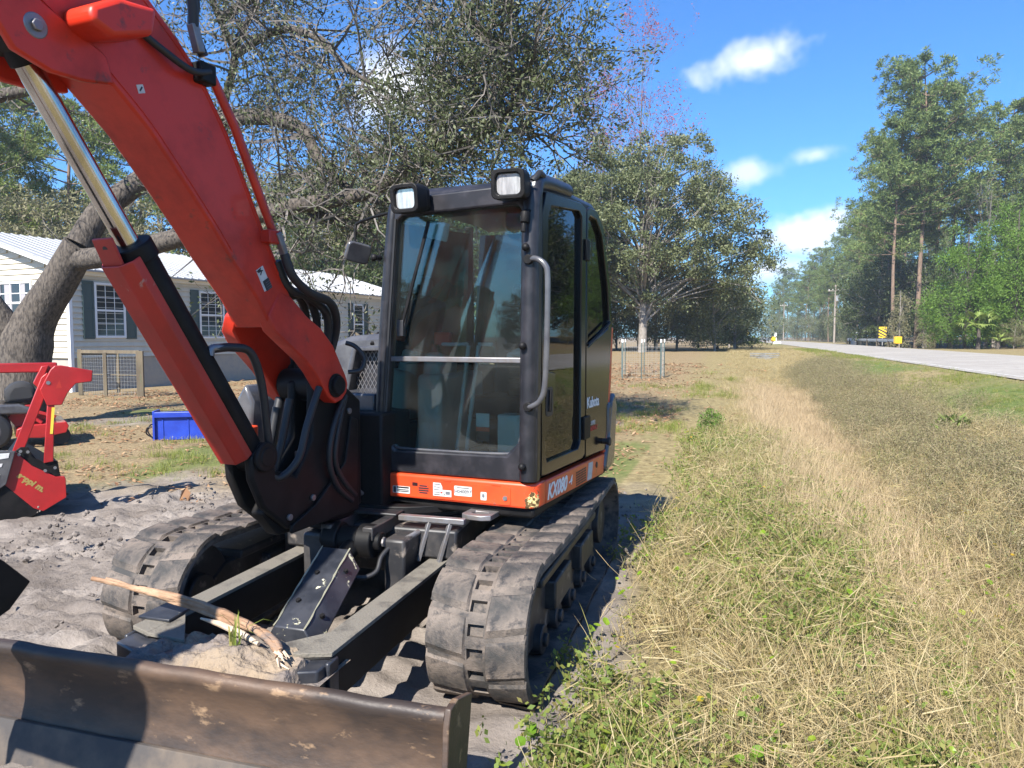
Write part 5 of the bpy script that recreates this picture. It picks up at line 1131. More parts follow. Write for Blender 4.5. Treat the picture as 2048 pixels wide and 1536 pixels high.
MB().box((-.04,.02,0),(.04,.06,2.0)).build('post', M['galv'], T); bd = MB().box((-.40,-.01,.85),(.40,.02,2.1)).build('board', M['signyel'], T)
for k in range(4):
    zz = .72+.36*k; q = [(-.40,max(.85,zz+.30)),(.40,max(.85,zz-.16)),(.40,min(2.1,max(.85,zz+.02))),(-.40,min(2.1,zz+.48))]
    MB().prism(q, 'y', -.014, -.011).build('stripe', M['ink'], bd)
x, y = xy(205, 3.0); T = thing('warning_sign', 'small yellow diamond road sign far down the road', 'sign', (x, y, RZ), -R(17))
MB().box((-.04,.02,0),(.04,.08,2.2)).build('post', M['galv'], T); MB().prism([(0,1.4),(.6,2.0),(0,2.6),(-.6,2.0)], 'y', -.02, .01).build('plate', M['signyel'], T)
# poles and wires
poles = []
for s, d, h, lab in ((128,15.2,9.4,'grey wooden utility pole with crossarm behind the guardrail'), (225,13.2,11.0,'distant grey utility pole at the bend of the road')):
    x, y = xy(s, d); T = thing('utility_pole', lab, 'pole', (x, y, .6), -R(17)); MB().tube([(0,0,0),(0,0,h)], [.17,.11], 10).build('pole', M['polewood'], T, smooth=60)
    MB().box((-1.1,-.06,h-1.0),(1.1,.06,h-.86)).build('crossarm', M['polewood'], T); poles.append((x, y, .6+h))
    for k in (-.95,-.4,.4,.95): MB().cyl((k,0,h-.86),(k,0,h-.68),.05,n=8).build('insulator', M['postwhite'], T)
    if s < 150: MB().cyl((.28,-.05,h-2.6),(.28,-.05,h-1.7),.2,n=14).build('transformer', M['galv'], T, .02)
M['wireblk'] = mat('overhead_wire', (.05,.05,.055), .6)
def wire(a, b, sag, lab, r=.04):
    a, b = Vector(a), Vector(b); pts = [a.lerp(b, t)-Vector((0,0,sag*4*t*(1-t))) for t in np.linspace(0,1,25)]; o = Vector(pts[0])
    ob = MB().tube([p-o for p in pts], r, 5).build('power_line', M['wireblk'], None, smooth=60); ob.location = o; tag(ob, lab, 'wire')
e1 = (62.0, 62.0, 13.0)
wire((poles[0][0],poles[0][1],9.1+2.6), e1, .5, 'upper power line crossing in front of the pines')
wire((poles[0][0],poles[0][1],9.0), (62.0,62.5,10.9), .5, 'lower power line crossing in front of the pines')
wire((poles[0][0],poles[0][1],11.6), (19.5,64.0,8.2), .6, 'power line running from the roadside pole to the oak', .03)
wire((poles[0][0],poles[0][1],11.5), (poles[1][0],poles[1][1],poles[1][2]-.3), 1.2, 'power line between the two utility poles', .035)
# culvert, wire cage round a sapling
M['corr'] = mat('corrugated_metal', (.19,.187,.175), .65, .2, col2=(.12,.115,.10), scale=4)
x, y = xy(41.2, 1.5); CU = thing('culvert_end', 'ribbed grey culvert end where the ditch goes under the drive', 'culvert', (x, y, .15), -R(17))
for i in range(6): MB().bar((-.75,.05*i,.12+.10*i),(.75,.05*i,.12+.10*i),.10,.055).build('bar', M['corr'], CU)
MB().cyl((0,-.1,.1),(0,2.2,.15),.42,n=20).build('pipe', M['corr'], CU)
fx, fy = 4.75, 26.2; fz = float(gz(fx, fy)); CG = thing('wire_cage', 'square wire mesh cage on metal posts around a young tree', 'fence', (fx, fy, fz), -R(10))
cp_ = [(-.75,-.85),(-.1,-1.0),(.55,-.8),(.70,0),(.62,.9),(0,1.1),(-.7,.9),(-.8,0)]
for x, y in cp_: MB().box((x-.016,y-.016,-.1),(x+.016,y+.016,1.35)).build('post', M['shutter'], CG); 
for x, y in cp_: MB().box((x-.018,y-.018,1.25),(x+.018,y+.018,1.352)).build('post_cap', M['postwhite'], CG)
wm = MB()
for i in range(8): wire_panel(wm, cp_[i], cp_[(i+1)%8], 1.22, .03, .15, .004)
wm.build('wire_mesh', M['wire'], CG)

# ------------------------------------------------------------------ trees
M['bark'] = mat('oak_bark', (.034,.028,.024), .95, col2=(.10,.083,.068), scale=24, lo=.40, hi=.58, bump=1.0, bscale=30, stretch=(1,1,.35))
M['barkpale'] = mat('pale_and_sunlit_bark', (.15,.133,.118), .95, col2=(.085,.074,.065), scale=7)
M['pinebark'] = mat('pine_bark', (.20,.135,.095), .95, col2=(.12,.085,.065), scale=6, stretch=(1,1,.3), bump=.8, bscale=14)
M['greybark'] = mat('grey_bark', (.25,.225,.20), .95, col2=(.17,.15,.13), scale=5)
LM = {'oak': leafmat('oak_leaf', [(.035,.048,.020),(.065,.082,.032),(.10,.118,.05),(.15,.16,.09),(.045,.06,.024)], .25, .45, 'island'),
      'oak2': leafmat('mid_oak_leaf', [(.075,.095,.038),(.125,.15,.065),(.19,.205,.10),(.11,.125,.06)], .3, .5, 'island'),
      'dark': leafmat('dark_evergreen_leaf', [(.035,.055,.018),(.06,.085,.028),(.09,.115,.038)], .25, .5, 'island'),
      'cedar': leafmat('cedar_leaf', [(.06,.12,.016),(.10,.19,.026),(.15,.25,.04),(.08,.14,.022)], .3, .6, 'island'),
      'pine': leafmat('pine_needles', [(.07,.115,.034),(.11,.165,.05),(.155,.21,.065),(.20,.235,.075)], .25, .55, 'island'),
      'pineb': leafmat('light_pine_needles', [(.11,.16,.04),(.16,.21,.055),(.21,.25,.07)], .3, .55, 'island'),
      'scrub': leafmat('scrub_leaf', [(.13,.14,.055),(.19,.185,.09),(.24,.215,.13),(.16,.155,.085)], .3, .7, 'island'),
      'red': leafmat('red_maple_bud', [(.26,.05,.05),(.34,.08,.07),(.22,.06,.06)], .3, .6, 'island'),
      'moss': leafmat('spanish_moss', [(.20,.20,.165),(.28,.265,.225),(.15,.15,.125)], .3, .9, 'island'),
      'palm': leafmat('palmetto_frond', [(.16,.23,.045),(.23,.29,.08),(.12,.17,.04)], .3, .45, 'island')}
def leaf_mesh(name, P, size, mt, seed, aspect=.42, along=None, droop=0):
    r = np.random.default_rng(seed); n = len(P); d = r.normal(0, 1, (n, 3))
    if along is not None: d = d*.45 + along*1.2
    d[:, 2] -= droop; d /= np.linalg.norm(d, axis=1)[:, None]; e = np.cross(d, r.normal(0, 1, (n, 3))); e /= np.linalg.norm(e, axis=1)[:, None]
    l = (size*r.uniform(.6, 1.35, n))[:, None]; a, b, c, dd = P, P+d*l*.5+e*l*aspect*.5, P+d*l, P+d*l*.5-e*l*aspect*.5
    co = np.stack([a, b, c, dd], 1).reshape(-1, 3); return np_mesh(name, co, np.arange(4*n).reshape(-1, 4), mt)
class Tree:
    def __init__(s, seed): s.r = random.Random(seed); s.br = []; s.tips = []; s.seed = seed
    def limb(s, pts, r0, r1, n=5):
        pts = spline(pts, n); s.br.append((pts, [r0+(r1-r0)*i/(len(pts)-1) for i in range(len(pts))])); return pts
    def grow(s, p, d, length, r, lev, wig=.35, up=.1, kids=(2,4), ratio=.62, seg=5):
        rr = s.r; pts = [Vector(p)]; d = Vector(d).normalized()
        for i in range(seg):
            d = (d + Vector((rr.gauss(0,wig),rr.gauss(0,wig),rr.gauss(0,wig)+up))*.5).normalized(); pts.append(pts[-1]+d*length/seg)
        s.br.append((pts, [max(.003, r*(1-.75*i/seg)) for i in range(seg+1)]))
        if lev == 0:
            s.tips += [(q, (q-pts[0]).normalized()) for q in pts[2:]]; return
        for k in range(rr.randint(*kids)):
            i = rr.randint(2, seg); a = Vector((rr.gauss(0,1),rr.gauss(0,1),rr.gauss(.15,.8))).normalized()
            s.grow(pts[i], (d*.7+a).normalized(), length*ratio*rr.uniform(.7,1.2), max(.004, r*.5), lev-1, wig, up, kids, ratio, seg)
        s.tips += [(pts[-1], d)]
    def sprout(s, pts, n, length, r, lev, t0=.15, **kw):
        for k in range(n):
            i = min(len(pts)-1, int(len(pts)*s.r.uniform(t0,1))); a = Vector((s.r.gauss(0,1),s.r.gauss(0,1),s.r.gauss(.1,.9))).normalized(); s.grow(pts[i], a, length*s.r.uniform(.6,1.3), r, lev, **kw)
    def wood(s, minr=0, nfun=lambda r: 10 if r > .15 else 6 if r > .04 else 3):
        mb = MB()
        for pts, rs in s.br:
            if rs[0] >= minr: mb.tube(pts, rs, nfun(rs[0]), cap=rs[0] > .05)
        me = bpy.data.meshes.new('trunk'); me.from_pydata([tuple(v) for v in mb.v], [], mb.f); return me
    def leafpts(s, per, spread):
        r = np.random.default_rng(s.seed); T = np.array([tuple(p) for p, d in s.tips]); D_ = np.array([tuple(d) for p, d in s.tips]); k = np.repeat(np.arange(len(T)), per)
        return T[k] + r.normal(0, spread, (len(k), 3)), D_[k]
def tree_thing(name, label, loc, wood, wm_, leaves=None, rz=0, scale=1, group=None, cat='tree', extra=()):
    T = thing(name, label, cat, loc, rz, group); T.scale = (scale,)*3 if not isinstance(scale, tuple) else scale
    o = link('trunk', wood, wm_, T, smooth=70)
    if leaves: link('crown', leaves, None, T)
    for nm, me in extra: link(nm, me, None, T)
    return T
# --- the big live oak: limbs laid out in metres, then grown out into twigs
BASE = Vector((-9.18,13.6,-.05))
LB = {'trunk': [(-9.18,13.6,-.3),(-9.12,13.6,.5),(-9.05,13.6,1.4),(-8.85,13.6,1.96),(-8.3,13.5,2.69),(-7.85,13.4,3.32)],
 'L1': [(-7.85,13.4,3.32),(-7.53,13.6,3.98),(-7.07,13.9,4.49),(-6.25,14.0,5.16),(-5.41,13.8,5.63),(-4.53,13.4,5.59),(-3.7,13.0,5.3),(-3.31,12.8,4.69),(-2.75,12.6,4.14),(-2.13,12.4,3.86)],
 'L2': [(-6.25,14.0,5.16),(-5.67,14.2,5.4),(-5.5,14.3,6.18),(-5.25,14.2,6.98),(-5.44,14.0,7.54),(-5.62,13.6,8.25)],
 'L3': [(-7.95,13.4,3.05),(-7.0,13.0,3.09),(-5.84,12.6,3.3),(-4.53,12.3,3.59),(-3.5,12.2,3.82),(-2.46,12.0,3.95),(-1.62,11.8,4.34),(-1.12,11.6,4.79),(-.61,11.5,5.1),(-.11,11.6,5.13)],
 'L4': [(-5.25,14.2,6.98),(-4.2,13.6,7.2),(-3.33,13.0,6.78),(-2.73,12.6,6.13),(-2.11,12.4,5.74)],
 'L5': [(-1.62,11.8,4.34),(-.8,11.4,4.51),(-.18,11.2,4.9),(.19,11.2,5.42),(.34,11.2,6.0)],
 'L6': [(-5.44,14.0,7.54),(-3.65,13.0,7.96),(-1.94,12.0,7.7),(-.94,11.4,6.89),(-.48,11.2,6.22),(-.1,11.2,5.56),(.2,11.3,4.78)],
 'L7': [(-9.08,13.6,1.45),(-9.6,13.4,2.32),(-10.2,13.2,3.38),(-10.2,13.2,4.79),(-9.41,13.2,5.74),(-8.38,13.0,5.94),(-7.74,12.8,5.91)],
 'L8': [(-5.25,14.2,6.98),(-5.02,14.4,7.8),(-4.48,14.6,8.92)], 'L9': [(-3.5,12.2,3.82),(-2.93,12.6,3.64),(-2.28,12.8,3.84),(-1.62,13.0,4.05)]}
LR = {'trunk': (.74,.40), 'L1': (.25,.04), 'L2': (.11,.05), 'L3': (.20,.03), 'L4': (.08,.03), 'L5': (.07,.025), 'L6': (.09,.03), 'L7': (.26,.06), 'L8': (.06,.02), 'L9': (.08,.02)}
NS = {'L1': (38,1.6), 'L2': (30,1.7), 'L3': (54,1.6), 'L4': (34,1.6), 'L5': (56,1.25), 'L6': (80,1.35), 'L7': (16,1.6), 'L8': (16,1.4), 'L9': (26,1.2)}
tw = Tree(21)
for k, v in LB.items():
    pts = tw.limb([Vector(p)-BASE for p in v], *LR[k])
    if k == 'trunk':
        tw.br[-1] = (pts, [r__*.64 for r__ in (.95,.86,.80,.76,.73,.71,.70,.69,.69,.69,.70,.70,.68,.64,.60,.57,.54,.52,.50,.49,.48,.47,.46,.45,.44,.43)][:len(pts)]); continue
    n_, l_ = NS[k]; tw.sprout(pts, n_, l_, .030, 2, .28 if k in ('L1','L3','L7') else .1, wig=.5, up=.06, kids=(2,4), ratio=.6, seg=5)
P_, D_ = tw.leafpts(8, .075)
PW = P_ + np.array(BASE)
keep = np.random.default_rng(5).random(len(P_)) < np.where(PW[:,0] > -2.0, .85, .45)
wood = tw.wood(.045); tw2 = Tree(1); tw2.br = [b_ for b_ in tw.br if b_[1][0] < .045]; twm = tw2.wood(); twm.name = 'twigs'; twm.materials.append(M['barkpale'])  # twigs take paler bark than the limbs, sunlight put into their colour
mossP = []
r_ = random.Random(9)
for pts, rs in tw.br:
    if .02 < rs[0] < .3 and r_.random() < .4:
        q = pts[r_.randint(1, len(pts)-1)]; l = r_.uniform(.2,.7)
        for i in range(60): mossP.append((q.x+r_.gauss(0,.035), q.y+r_.gauss(0,.035), q.z-l*r_.random()**1.2))
mossM = leaf_mesh('moss', np.array(mossP), .10, LM['moss'], 4, .07, None, 2.2)
tree_thing('live_oak', 'huge live oak with leaning forked trunk and limbs spreading above the excavator', tuple(BASE), wood, M['bark'], leaf_mesh('crown', P_[keep], .072, LM['oak'], 31, .40, D_[keep]), extra=(('twigs', twm), ('hanging_moss', mossM)))
print('live oak twigs', len(tw.br), 'leaves', keep.sum())
# --- general crown tree: limbs run to clump centres spread over an uneven crown
def crown_tree(seed, h, crown, nclump, per, size, mt, clump_r=.9, trunk_r=.2, lean=.05, fork=.3, flat=.7, along=False, aspect=.42, shell=.55):
    """crown: list of (cx, cy, cz, rx, ry, rz)"""
    r = np.random.default_rng(seed); t = Tree(seed); w = np.array([c[3]*c[4]*c[5] for c in crown]); C_ = []
    tp = t.limb([(0,0,-.3),(lean*h*.2,0,h*fork),(lean*h*.6,lean*h*.3,h*.6),(lean*h,0,h*.88)], trunk_r, trunk_r*.22)
    for i in range(nclump):
        c = crown[r.choice(len(crown), p=w/w.sum())]; d = r.normal(0,1,3); d /= np.linalg.norm(d); rad = shell+(1-shell)*r.random()**.6
        p = np.array(c[:3])+d*np.array(c[3:])*rad; C_.append(p)
        if i % 5 == 0:
            q = tp[min(len(tp)-1, max(2, int(len(tp)*min(.95, max(fork*r.uniform(.9,1.5), (p[2]/h-.12)*r.uniform(.75,1.05))))))]; m_ = Vector(q).lerp(Vector(p), .5)+Vector(r.normal(0,.06*h*.3,3))+Vector((0,0,.02*h))
            t.br.append((spline([q, m_, Vector(p)], 3), [trunk_r*.28*(1-.8*j/6) for j in range(7)]))
            for k in range(3): t.br.append(([Vector(p), Vector(p)+Vector(r.normal(0,clump_r*.6,3)), Vector(p)+Vector(r.normal(0,clump_r*.9,3))], [trunk_r*.06,trunk_r*.04,.005]))
    C_ = np.array(C_); k = np.repeat(np.arange(nclump), per); rs = clump_r*r.uniform(.55,1.25,nclump); o = r.normal(0,1,(len(k),3)); o /= np.linalg.norm(o,axis=1)[:,None]; o *= (r.random(len(k))**.45)[:,None]
    P = C_[k] + o*rs[k][:,None]*np.array((1,1,flat))
    return t.wood(), leaf_mesh('crown', P, size, LM[mt], seed, aspect, o if along else None)
def pine_tree(seed, h, crown_from, nb, blen, per, size, mt='pine', trunk_r=.28):
    r = np.random.default_rng(seed); t = Tree(seed); tp = t.limb([(0,0,-.5),(r.normal(0,.15),r.normal(0,.15),h*.35),(r.normal(0,.3),r.normal(0,.3),h*.7),(r.normal(0,.4),r.normal(0,.4),h)], trunk_r, trunk_r*.18, 8)
    P = []; A_ = []
    for i in range(nb):
        f = crown_from+(1-crown_from)*(i+.5)/nb; q = tp[min(len(tp)-1, int(f*(len(tp)-1)+.5))]; az = r.uniform(0,6.283); tt = (f-crown_from)/(1-crown_from)
        l = blen*r.uniform(.55,1.15)*(.55+.75*math.sin(math.pi*min(1,.25+tt*.72)))
        e = Vector((math.cos(az)*l, math.sin(az)*l, l*r.uniform(.05,.55))); m_ = q+e*.5+Vector((0,0,-l*.06)); pts = spline([q, m_, q+e], 3); t.br.append((pts, [trunk_r*.22*(1-.8*j/6) for j in range(7)]))
        for k in range(int(per)):
            u = r.uniform(.35,1.05); b = q+e*u+Vector(r.normal(0,l*.10,3)); b.z += l*.05
            if k % 4 == 0: t.br.append(([q+e*u*.9, b], [trunk_r*.06,.006]))
            for n_ in range(44):
                d = r.normal(0,1,3)+np.array((math.cos(az)*.5,math.sin(az)*.5,.6)); d /= np.linalg.norm(d); P.append(np.array(b)+d*r.uniform(0,.42)*np.array((1,1,.7))); A_.append(d)
    return t.wood(), leaf_mesh('crown', np.array(P), size, LM[mt], seed, .24, np.array(A_))
def bare_tree(seed, h, lev=3, spread=.5, r0=.14, leafmt=None, lsize=.1, per=2, wig=.25, up=.45):
    t = Tree(seed); tp = t.limb([(0,0,-.3),(.1,0,h*.3),(.0,.1,h*.6),(.1,0,h)], r0, r0*.15, 6)
    for i in range(15):
        f = .25+.72*i/15; q = tp[int(f*(len(tp)-1))]; a = t.r.uniform(0,6.28); t.grow(q, (math.cos(a)*spread,math.sin(a)*spread,.9), h*(.42-.25*f), r0*.4*(1-.6*f), lev, wig=wig, up=up, kids=(2,4), ratio=.6, seg=4)
    lv = None
    if leafmt: P, D_ = t.leafpts(per, .12); lv = leaf_mesh('crown', P, lsize, LM[leafmt], seed, .5)
    return t.wood(), lv
# mid oak behind the cab
w, l = crown_tree(51, 14.5, [(0,0,8.2,5.8,5.0,4.2),(3.9,-.5,7.0,3.6,3.2,3.0),(-3.8,0,7.2,3.2,3.2,3.4),(1.8,0,11.0,3.6,3.2,2.6),(-2.4,0,10.9,3.2,3.0,2.5),(6.2,0,5.2,2.4,2.4,2.2),(2.4,1.5,3.8,3.2,2.6,1.4),(-1.2,1.2,4.0,2.8,2.4,1.5)], 560, 150, .20, 'oak2', .78, .30, .02, .25, .7)
w2_, l2_ = crown_tree(53, 13.5, [(0,0,7.4,4.2,3.8,3.6),(-2.6,0,9.6,2.6,2.6,2.6),(2.4,0,10.2,2.4,2.4,2.4),(.6,0,4.2,3.4,3.0,2.0)], 340, 150, .20, 'oak2', .78, .22, .02, .25, .7)
tree_thing('spreading_oak', 'hazy grey green oak merging into the wood between the cab and the wire cage', (2.6,49,float(gz(2.6,49))), w2_, M['greybark'], l2_)
tree_thing('spreading_oak', 'grey green spreading oak with wide crown just beyond the cab', (8.2,46,float(gz(8.2,46))), w, M['greybark'], l)
w, l = bare_tree(61, 25, 3, .34, .15, 'red', .16, 3, .16, .55)
tree_thing('red_maple', 'tall nearly bare maple with reddish buds rising behind the spreading oak', (10.9,63,.8), w, M['barkpale'], l)
w, l = bare_tree(62, 20.5, 3, .28, .15, 'red', .15, 3, .16, .6)
tree_thing('red_maple', 'slim reddish budding maple left of the tall bare maple', (7.3,64,.8), w, M['barkpale'], l)
# understorey behind the oak and the yard
SH = [crown_tree(70+i, 4.5, [(0,0,2.4,2.1,1.8,1.9),(.9,0,1.6,1.4,1.3,1.3)], 70, 90, .14, mt, .6, .08, .05, .2, .85) for i, mt in enumerate(('scrub','dark','oak2'))]
SHM = ['greybark','bark','greybark']
def shrub(i, x, y, sc, label, group, rz=0, z=None):
    w, l = SH[i]; return tree_thing('shrub', label, (x, y, float(gz(x, y)) if z is None else z), w, M[SHM[i]], l, rz, sc, group, 'shrub')
for x, y, s_c in ((5.6,54,1.2),(8.0,56,1.3),(10.4,53,1.1),(12.6,56,1.35),(14.8,58,1.3),(3.4,57,1.5),(1.0,56,1.5),(7.0,62,1.7),(11.4,62,1.7)): shrub(0, x, y, s_c, 'tan winter scrub behind the spreading oak trunk', 'scrub behind the oak', x)
for x, y, s_c in ((13.6,49,1.25),(15.8,52,1.3),(17.4,57,1.2),(19.0,64,1.4),(22.0,80,1.5),(26.0,95,1.6)): shrub(2, x, y, s_c, 'green bush at the edge of the drive past the oak', 'bushes past the oak', x*2)
BT = [bare_tree(63+i, 12, 3, .45, .14) for i in range(2)]
for i, (x, y) in enumerate(((-3.0,52),(2.2,55),(13.0,66),(17.4,70))): tree_thing('bare_tree', 'bare grey winter tree standing behind the oak canopy', (x, y, float(gz(x,y))), BT[i%2][0], M['barkpale'], None, i*1.3, 1.0+.15*i, 'bare trees behind the oaks')
# pines and evergreens behind the house
PN_ = [pine_tree(81, 24, .42, 44, 4.2, 11, .34), pine_tree(82, 30, .40, 66, 5.6, 12, .38), pine_tree(83, 20, .32, 44, 3.8, 11, .34, 'pineb')]
def pine(i, x, y, sc, label, group, rz=0): 
    w, l = PN_[i]; return tree_thing('pine_tree', label, (x, y, float(gz(x,y))), w, M['pinebark'], l, rz, sc, group)
for i, x, y, s_c in ((2,-30,41,.72),(2,-33,46,.92),(2,-27,45,.78),(2,-36,50,.95),(2,-23.5,47,.75),(0,-12.5,62,.72)): pine(i, x, y, s_c, 'pale green pine standing behind the house roof', 'pines behind the house', x)
OKB = [crown_tree(91, 10, [(0,0,6,4.6,4.0,3.6),(2.0,0,4.2,3.2,3,2.4)], 190, 100, .20, 'scrub', .85, .18), crown_tree(92, 9, [(0,0,5,4.0,3.6,3.6),(-1,0,3,3,3,2.2)], 190, 100, .20, 'dark', .85, .18)]
def oakb(i, x, y, sc, label, group): w, l = OKB[i]; return tree_thing('broadleaf_tree', label, (x, y, float(gz(x,y))), w, M['greybark'], l, x, sc, group)
for x, y, s_c in ((-26.5,42,1.05),(-33,44,1.0),(-21.5,46,1.2),(-16,49,1.35),(-29.5,52,1.25),(-12.5,55,1.5),(-37,52,1.2)): oakb(0, x, y, s_c, 'thin greyish broadleaf tree behind the house roof', 'broadleaf trees behind the house')
for x, y, s_c in ((-13.0,47,1.15),(-9.3,45,1.3),(-5.2,45,1.25),(-1.0,47,1.3),(3.0,50,1.3),(-7.0,54,1.6)): oakb(1, x, y, s_c, 'dark evergreen tree behind the house and the excavator hood', 'dark trees behind the house')
# far side of the road: two tall pines, hung with vines, then the wood
x, y = xy(92, 19.6); 
pine(1, 44.2, 80, 1.0, 'tallest pine with thick straight trunk across the road', None); pine(1, 41.2, 79, .80, 'leaning pine beside the tallest pine across the road', None, 2.1)
for i, x, y, s_c, rz in ((1,48.5,84,.92,1.0),(0,51.5,86,1.05,2.0),(1,56.5,84,.9,3.0),(0,46,90,.95,4.0),(0,61,88,1.1,.6),(1,66,92,.95,1.6)): pine(i, x, y, s_c, ('tall pine crowding right behind the tallest pine' if y < 90 and x < 54 else 'tall pine rising behind the cedars and the pale bare tree' if x > 54 else 'pine set back in the wood behind the vine thickets'), 'pines by the road', rz)
k = 0
for s, d in ((118,20),(124,24),(131,19),(138,27),(144,21),(152,25),(160,20),(168,27),(178,22),(188,26),(200,19),(212,24),(226,20),(240,26),(256,18),(272,22),(134,33),(150,34),(172,35),(196,33),(225,34)):
    x, y = xy(s, d+float(bend(s))*1.0+1); pine(k % 2, x, y, (.72,.84,.66,.88)[k % 4]*(1.0 if s < 200 else .9), ('roadside pine standing between the hazard marker and the utility pole' if s < 132 else 'pine in the wood past the nearer utility pole' if s < 200 else 'distant roadside pine near the bend of the road'), 'roadside pine wood', k*.9); k += 1
for s, d in ((150,17.5),(166,18.5),(184,17.5),(206,17),(232,15.5),(258,14),(205,-6),(220,-10),(238,-4),(252,-12),(270,-7),(185,-14),(292,2),(300,-10),(310,8),(330,0),(340,14),(352,-12),(330,20)):
    x, y = xy(s, d+float(bend(s))*.5); pine(k % 2, x, y, (.45,.55,.5)[k % 3]*1.05, 'far pine where the road disappears', 'far pines at the road end', k*.7); k += 1
for s, d, c in ((106,21,1.0),(112,25,1.2),(118,18.5,1.0),(126,22,1.4),(134,18.5,1.2),(143,19,1.4),(152,18.5,1.4),(163,18.5,1.5),(175,18,1.5),(190,18,1.6),(208,18,1.7),(228,17.5,1.8),(250,17,1.9),(180,26,2.2),(205,27,2.2),(150,26,2.0),(232,26,2.2),(100,24,1.4),(96,28,1.5)):
    x, y = xy(s, d+float(bend(s))); shrub(1 if s < 125 else 2, x, y, c, ('dark leafy undergrowth bush below the tallest pines' if s < 125 else 'green undergrowth bush along the road past the utility pole'), 'undergrowth below the pines', s)
for s, d, c in ((98,18.3,.55),(104,18.6,.5),(110,17.4,.45),(116,17.2,.5),(123,16.8,.45),(129,17.2,.5)):
    x, y = xy(s, d); shrub(2, x, y, c, 'low green palmetto scrub behind the guardrail', 'scrub behind the guardrail', s)
for s, d, c in ((160,-8,1.0),(172,-4,1.0),(196,-3,.9),(214,-5,1.0),(318,6,2.2),(322,-4,2.2),(326,14,2.2),(330,22,2.4),(236,-2,1.0),(262,-4,1.2),(290,5,1.4),(180,-9,1.0)):
    x, y = xy(s, d+float(bend(s))*.4); shrub(2, x, y, c, 'far bush on the near side of the road end', 'far bushes at the road end', s)
for x, y, c in ((47.5,84,1.25),(51,85,1.4),(54,82,1.3),(58,86,1.6),(44.5,89,1.3),(48.6,91,1.2),(50.2,97,1.25),(52.5,104,1.3)): oakb(1, x, y, c, 'dark broadleaf tree filling the wood under the tall pines', 'dark trees under the pines')
# vine-hung trunk bases
VN = crown_tree(101, 7.5, [(0,0,2.2,1.3,1.2,2.2),(0,0,4.8,.75,.75,2.4)], 60, 90, .17, 'scrub', .5, .12, 0, .3, 1.2)
for x, y, c in ((41.3,78,1.0),(44.3,78.8,.9)): tree_thing('vine_thicket', 'tan dead vines climbing the lower trunk of a tall pine', (x, y, float(gz(x,y))), VN[0], M['greybark'], VN[1], x, c, 'vine thickets on the pine trunks', 'vines')
# cedars at the right
def cedar(seed, h, rb, n=150, mt='cedar'):
    return crown_tree(seed, h, [(0,0,h*.28,rb,rb,h*.26),(0,0,h*.55,rb*.72,rb*.72,h*.26),(0,0,h*.78,rb*.42,rb*.42,h*.2)], n, 130, .21, mt, .62, .14, .01, .2, 1.1, True, .25)
CE = [cedar(111, 10.5, 3.3, 190), cedar(112, 13.5, 3.7, 230)]
for i, x, y, c, lab in ((0,35.6,57.5,1.0,'bright green cedar with pointed top beside the road'),(0,39.2,57,1.15,'bright green cedar behind the cabbage palm'),(1,43.2,58,1.05,'tall dark green cedar at the right end of the hedge')):
    w, l = CE[i]; tree_thing('cedar_tree', lab, (x, y, float(gz(x,y))), w, M['bark'], l, x, c)
w, l = CE[1]; tree_thing('cedar_tree', 'large shaded cedar set back behind the front cedars', (46.5,64,float(gz(46.5,64))), w, M['bark'], l, 2.2, 1.25)
tree_thing('bare_tree', 'pale bare tree standing between the pines and the cedars', (43.0,66.5,float(gz(43,66.5))), BT[0][0], M['barkpale'], None, .4, 1.15)
for x, y, c in ((37.4,54.5,.5),(40.2,54.0,.6),(42.5,53.6,.55)): shrub(0, x, y, c, 'tangled brown brush at the foot of the cedars', 'brush below the cedars', x)
# the wood goes on past the right end of the view; the door glass mirrors it
for i, (x, y, c) in enumerate(((56,62,1.7),(50,52,1.9),(58,54,2.0),(47,43,1.6),(55,45,2.0),(44,35,1.7),(52,36,2.0),(62,66,1.9),(66,58,2.1))): oakb(1, x, y, c, 'dark tree of the wood mirrored in the cab door glass', 'wood past the cedars')
for i, (x, y, c) in enumerate(((49,47.5,.7),(53,57,.8),(43.5,39,.65),(60,60,.9))): pine(i % 2, x, y, c, 'pine of the wood mirrored in the cab door glass', 'pines past the cedars', i)
# palms: fan fronds
def palm_mesh(seed, nf, L_):
    r = random.Random(seed); v = []; f = []
    for i in range(nf):
        az = 6.283*i/nf+r.uniform(-.2,.2); el = r.uniform(.15,1.1); d = Vector((math.cos(az)*math.cos(el), math.sin(az)*math.cos(el), math.sin(el))); side_ = d.cross(Vector((0,0,1))).normalized(); b0 = d*L_*.5; b = len(v)
        v += [(side_*.015)[:], (side_*-.015)[:], (b0+side_*.01)[:], (b0-side_*.01)[:]]; f.append((b,b+1,b+3,b+2))
        for k in range(13):
            t = (k-6)/6*1.15; dd = (d*math.cos(t)+side_*math.sin(t)).normalized(); e = b0+dd*L_*.55*(1-.25*abs(t))+Vector((0,0,-.10*L_*(1+abs(t)))); m_ = b0+dd*L_*.28; n_ = dd.cross(Vector((0,0,1))).normalized()*.03*L_; b = len(v)
            v += [b0[:], (m_+n_)[:], e[:], (m_-n_)[:]]; f.append((b,b+1,b+2,b+3))
    me = bpy.data.meshes.new('fronds'); me.from_pydata(v, [], f); me.materials.append(LM['palm']); return me
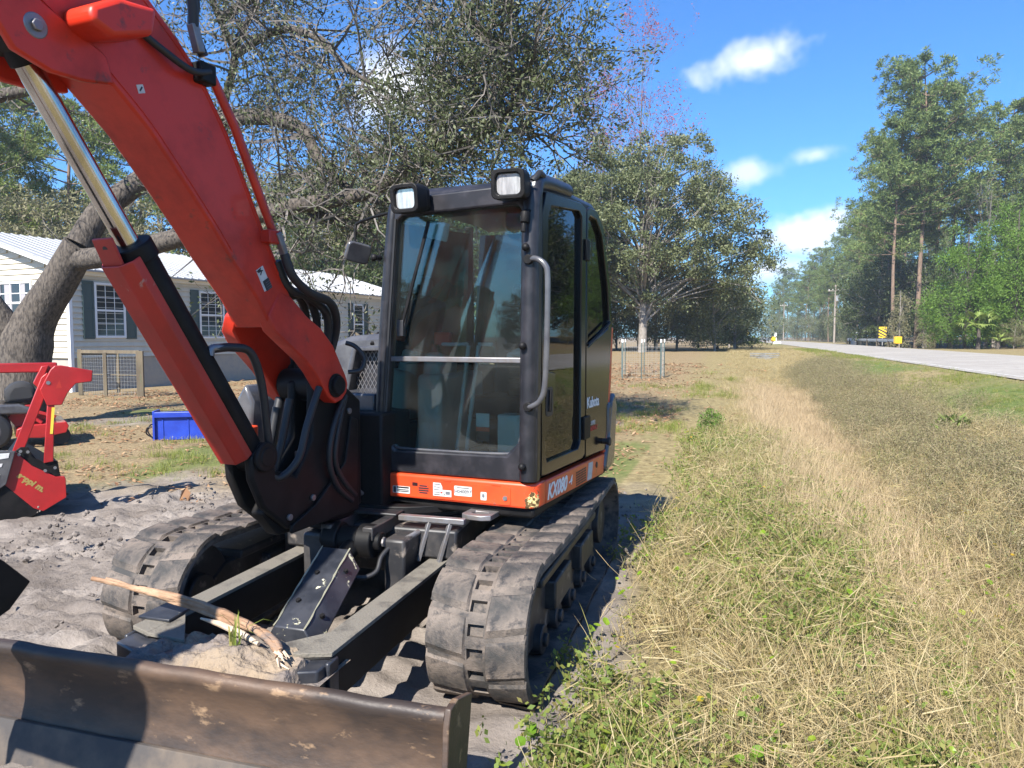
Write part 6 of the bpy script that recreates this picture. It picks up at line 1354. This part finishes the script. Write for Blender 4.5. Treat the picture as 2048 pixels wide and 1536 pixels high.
def palm(x, y, h, L_, seed, label, group=None):
    T = thing('palm', label, 'palm', (x, y, float(gz(x,y))), 0, group)
    MB().tube([(0,0,-.2),(.05,0,h*.5),(0,0,h)], [.16,.13,.11], 8).build('trunk', M['bark'], T, smooth=60)
    o = link('fronds', palm_mesh(seed, 16, L_), None, T, loc=(0,0,h))
palm(34.8, 54.6, 1.6, 1.9, 3, 'fan palm with drooping yellow green fronds before the cedars')
palm(36.0, 54.2, .6, 1.2, 4, 'low fan palm at the foot of the cedars')
for x, y, L_ in ((17.5,57,1.3),(19.0,58,1.2),(16.4,58.5,1.2)): palm(x, y, .2, L_, int(x), 'low palmetto clump at the edge of the lawn past the oak', 'palmettos past the oak')
palm(7.05, 11.6, .02, .42, 8, 'small pale palmetto seedling in the ditch grass')
o_ = [o for o in bpy.data.objects if o.name == 'palm.005']
# leafy green clump at the edge of the yard
w, l = crown_tree(121, .75, [(0,0,.30,.42,.36,.30)], 26, 70, .055, 'cedar', .14, .012, .02, .2, .9)
tree_thing('leafy_bush', 'small bright green leafy bush at the edge of the ditch', (3.45,12.6,float(gz(3.45,12.6))), w, M['bark'], l, 0, .62, None, 'shrub')
# trees on the far side of the yard behind the photographer, seen only mirrored in the cab glass
for i, (x, y, c) in enumerate(((-22,-38,.62),(-30,-35,.7),(-38,-36,.66),(-14,-44,.7),(-47,-30,.75),(-4,-48,.7),(-34,-44,.8),(-24,-46,.7))): oakb(1, x, y, c, 'dark tree behind the viewer mirrored in the windscreen', 'mirrored trees')
# ------------------------------------------------------------------ thin warm-season haze
hb = MB().box((-420,-120,-4.2),(420,640,45)).build('haze', None); hb['kind'] = 'stuff'
hm = bpy.data.materials.new('haze_air'); hm.use_nodes = True; hn = hm.node_tree; hn.nodes.clear(); ho = N(hn, 'ShaderNodeOutputMaterial'); hv_ = N(hn, 'ShaderNodeVolumePrincipled')
hv_.inputs['Color'].default_value = (.80,.90,1,1); hv_.inputs['Density'].default_value = .0007; hv_.inputs['Anisotropy'].default_value = .2; hn.links.new(hv_.outputs[0], ho.inputs['Volume']); hb.data.materials.append(hm)
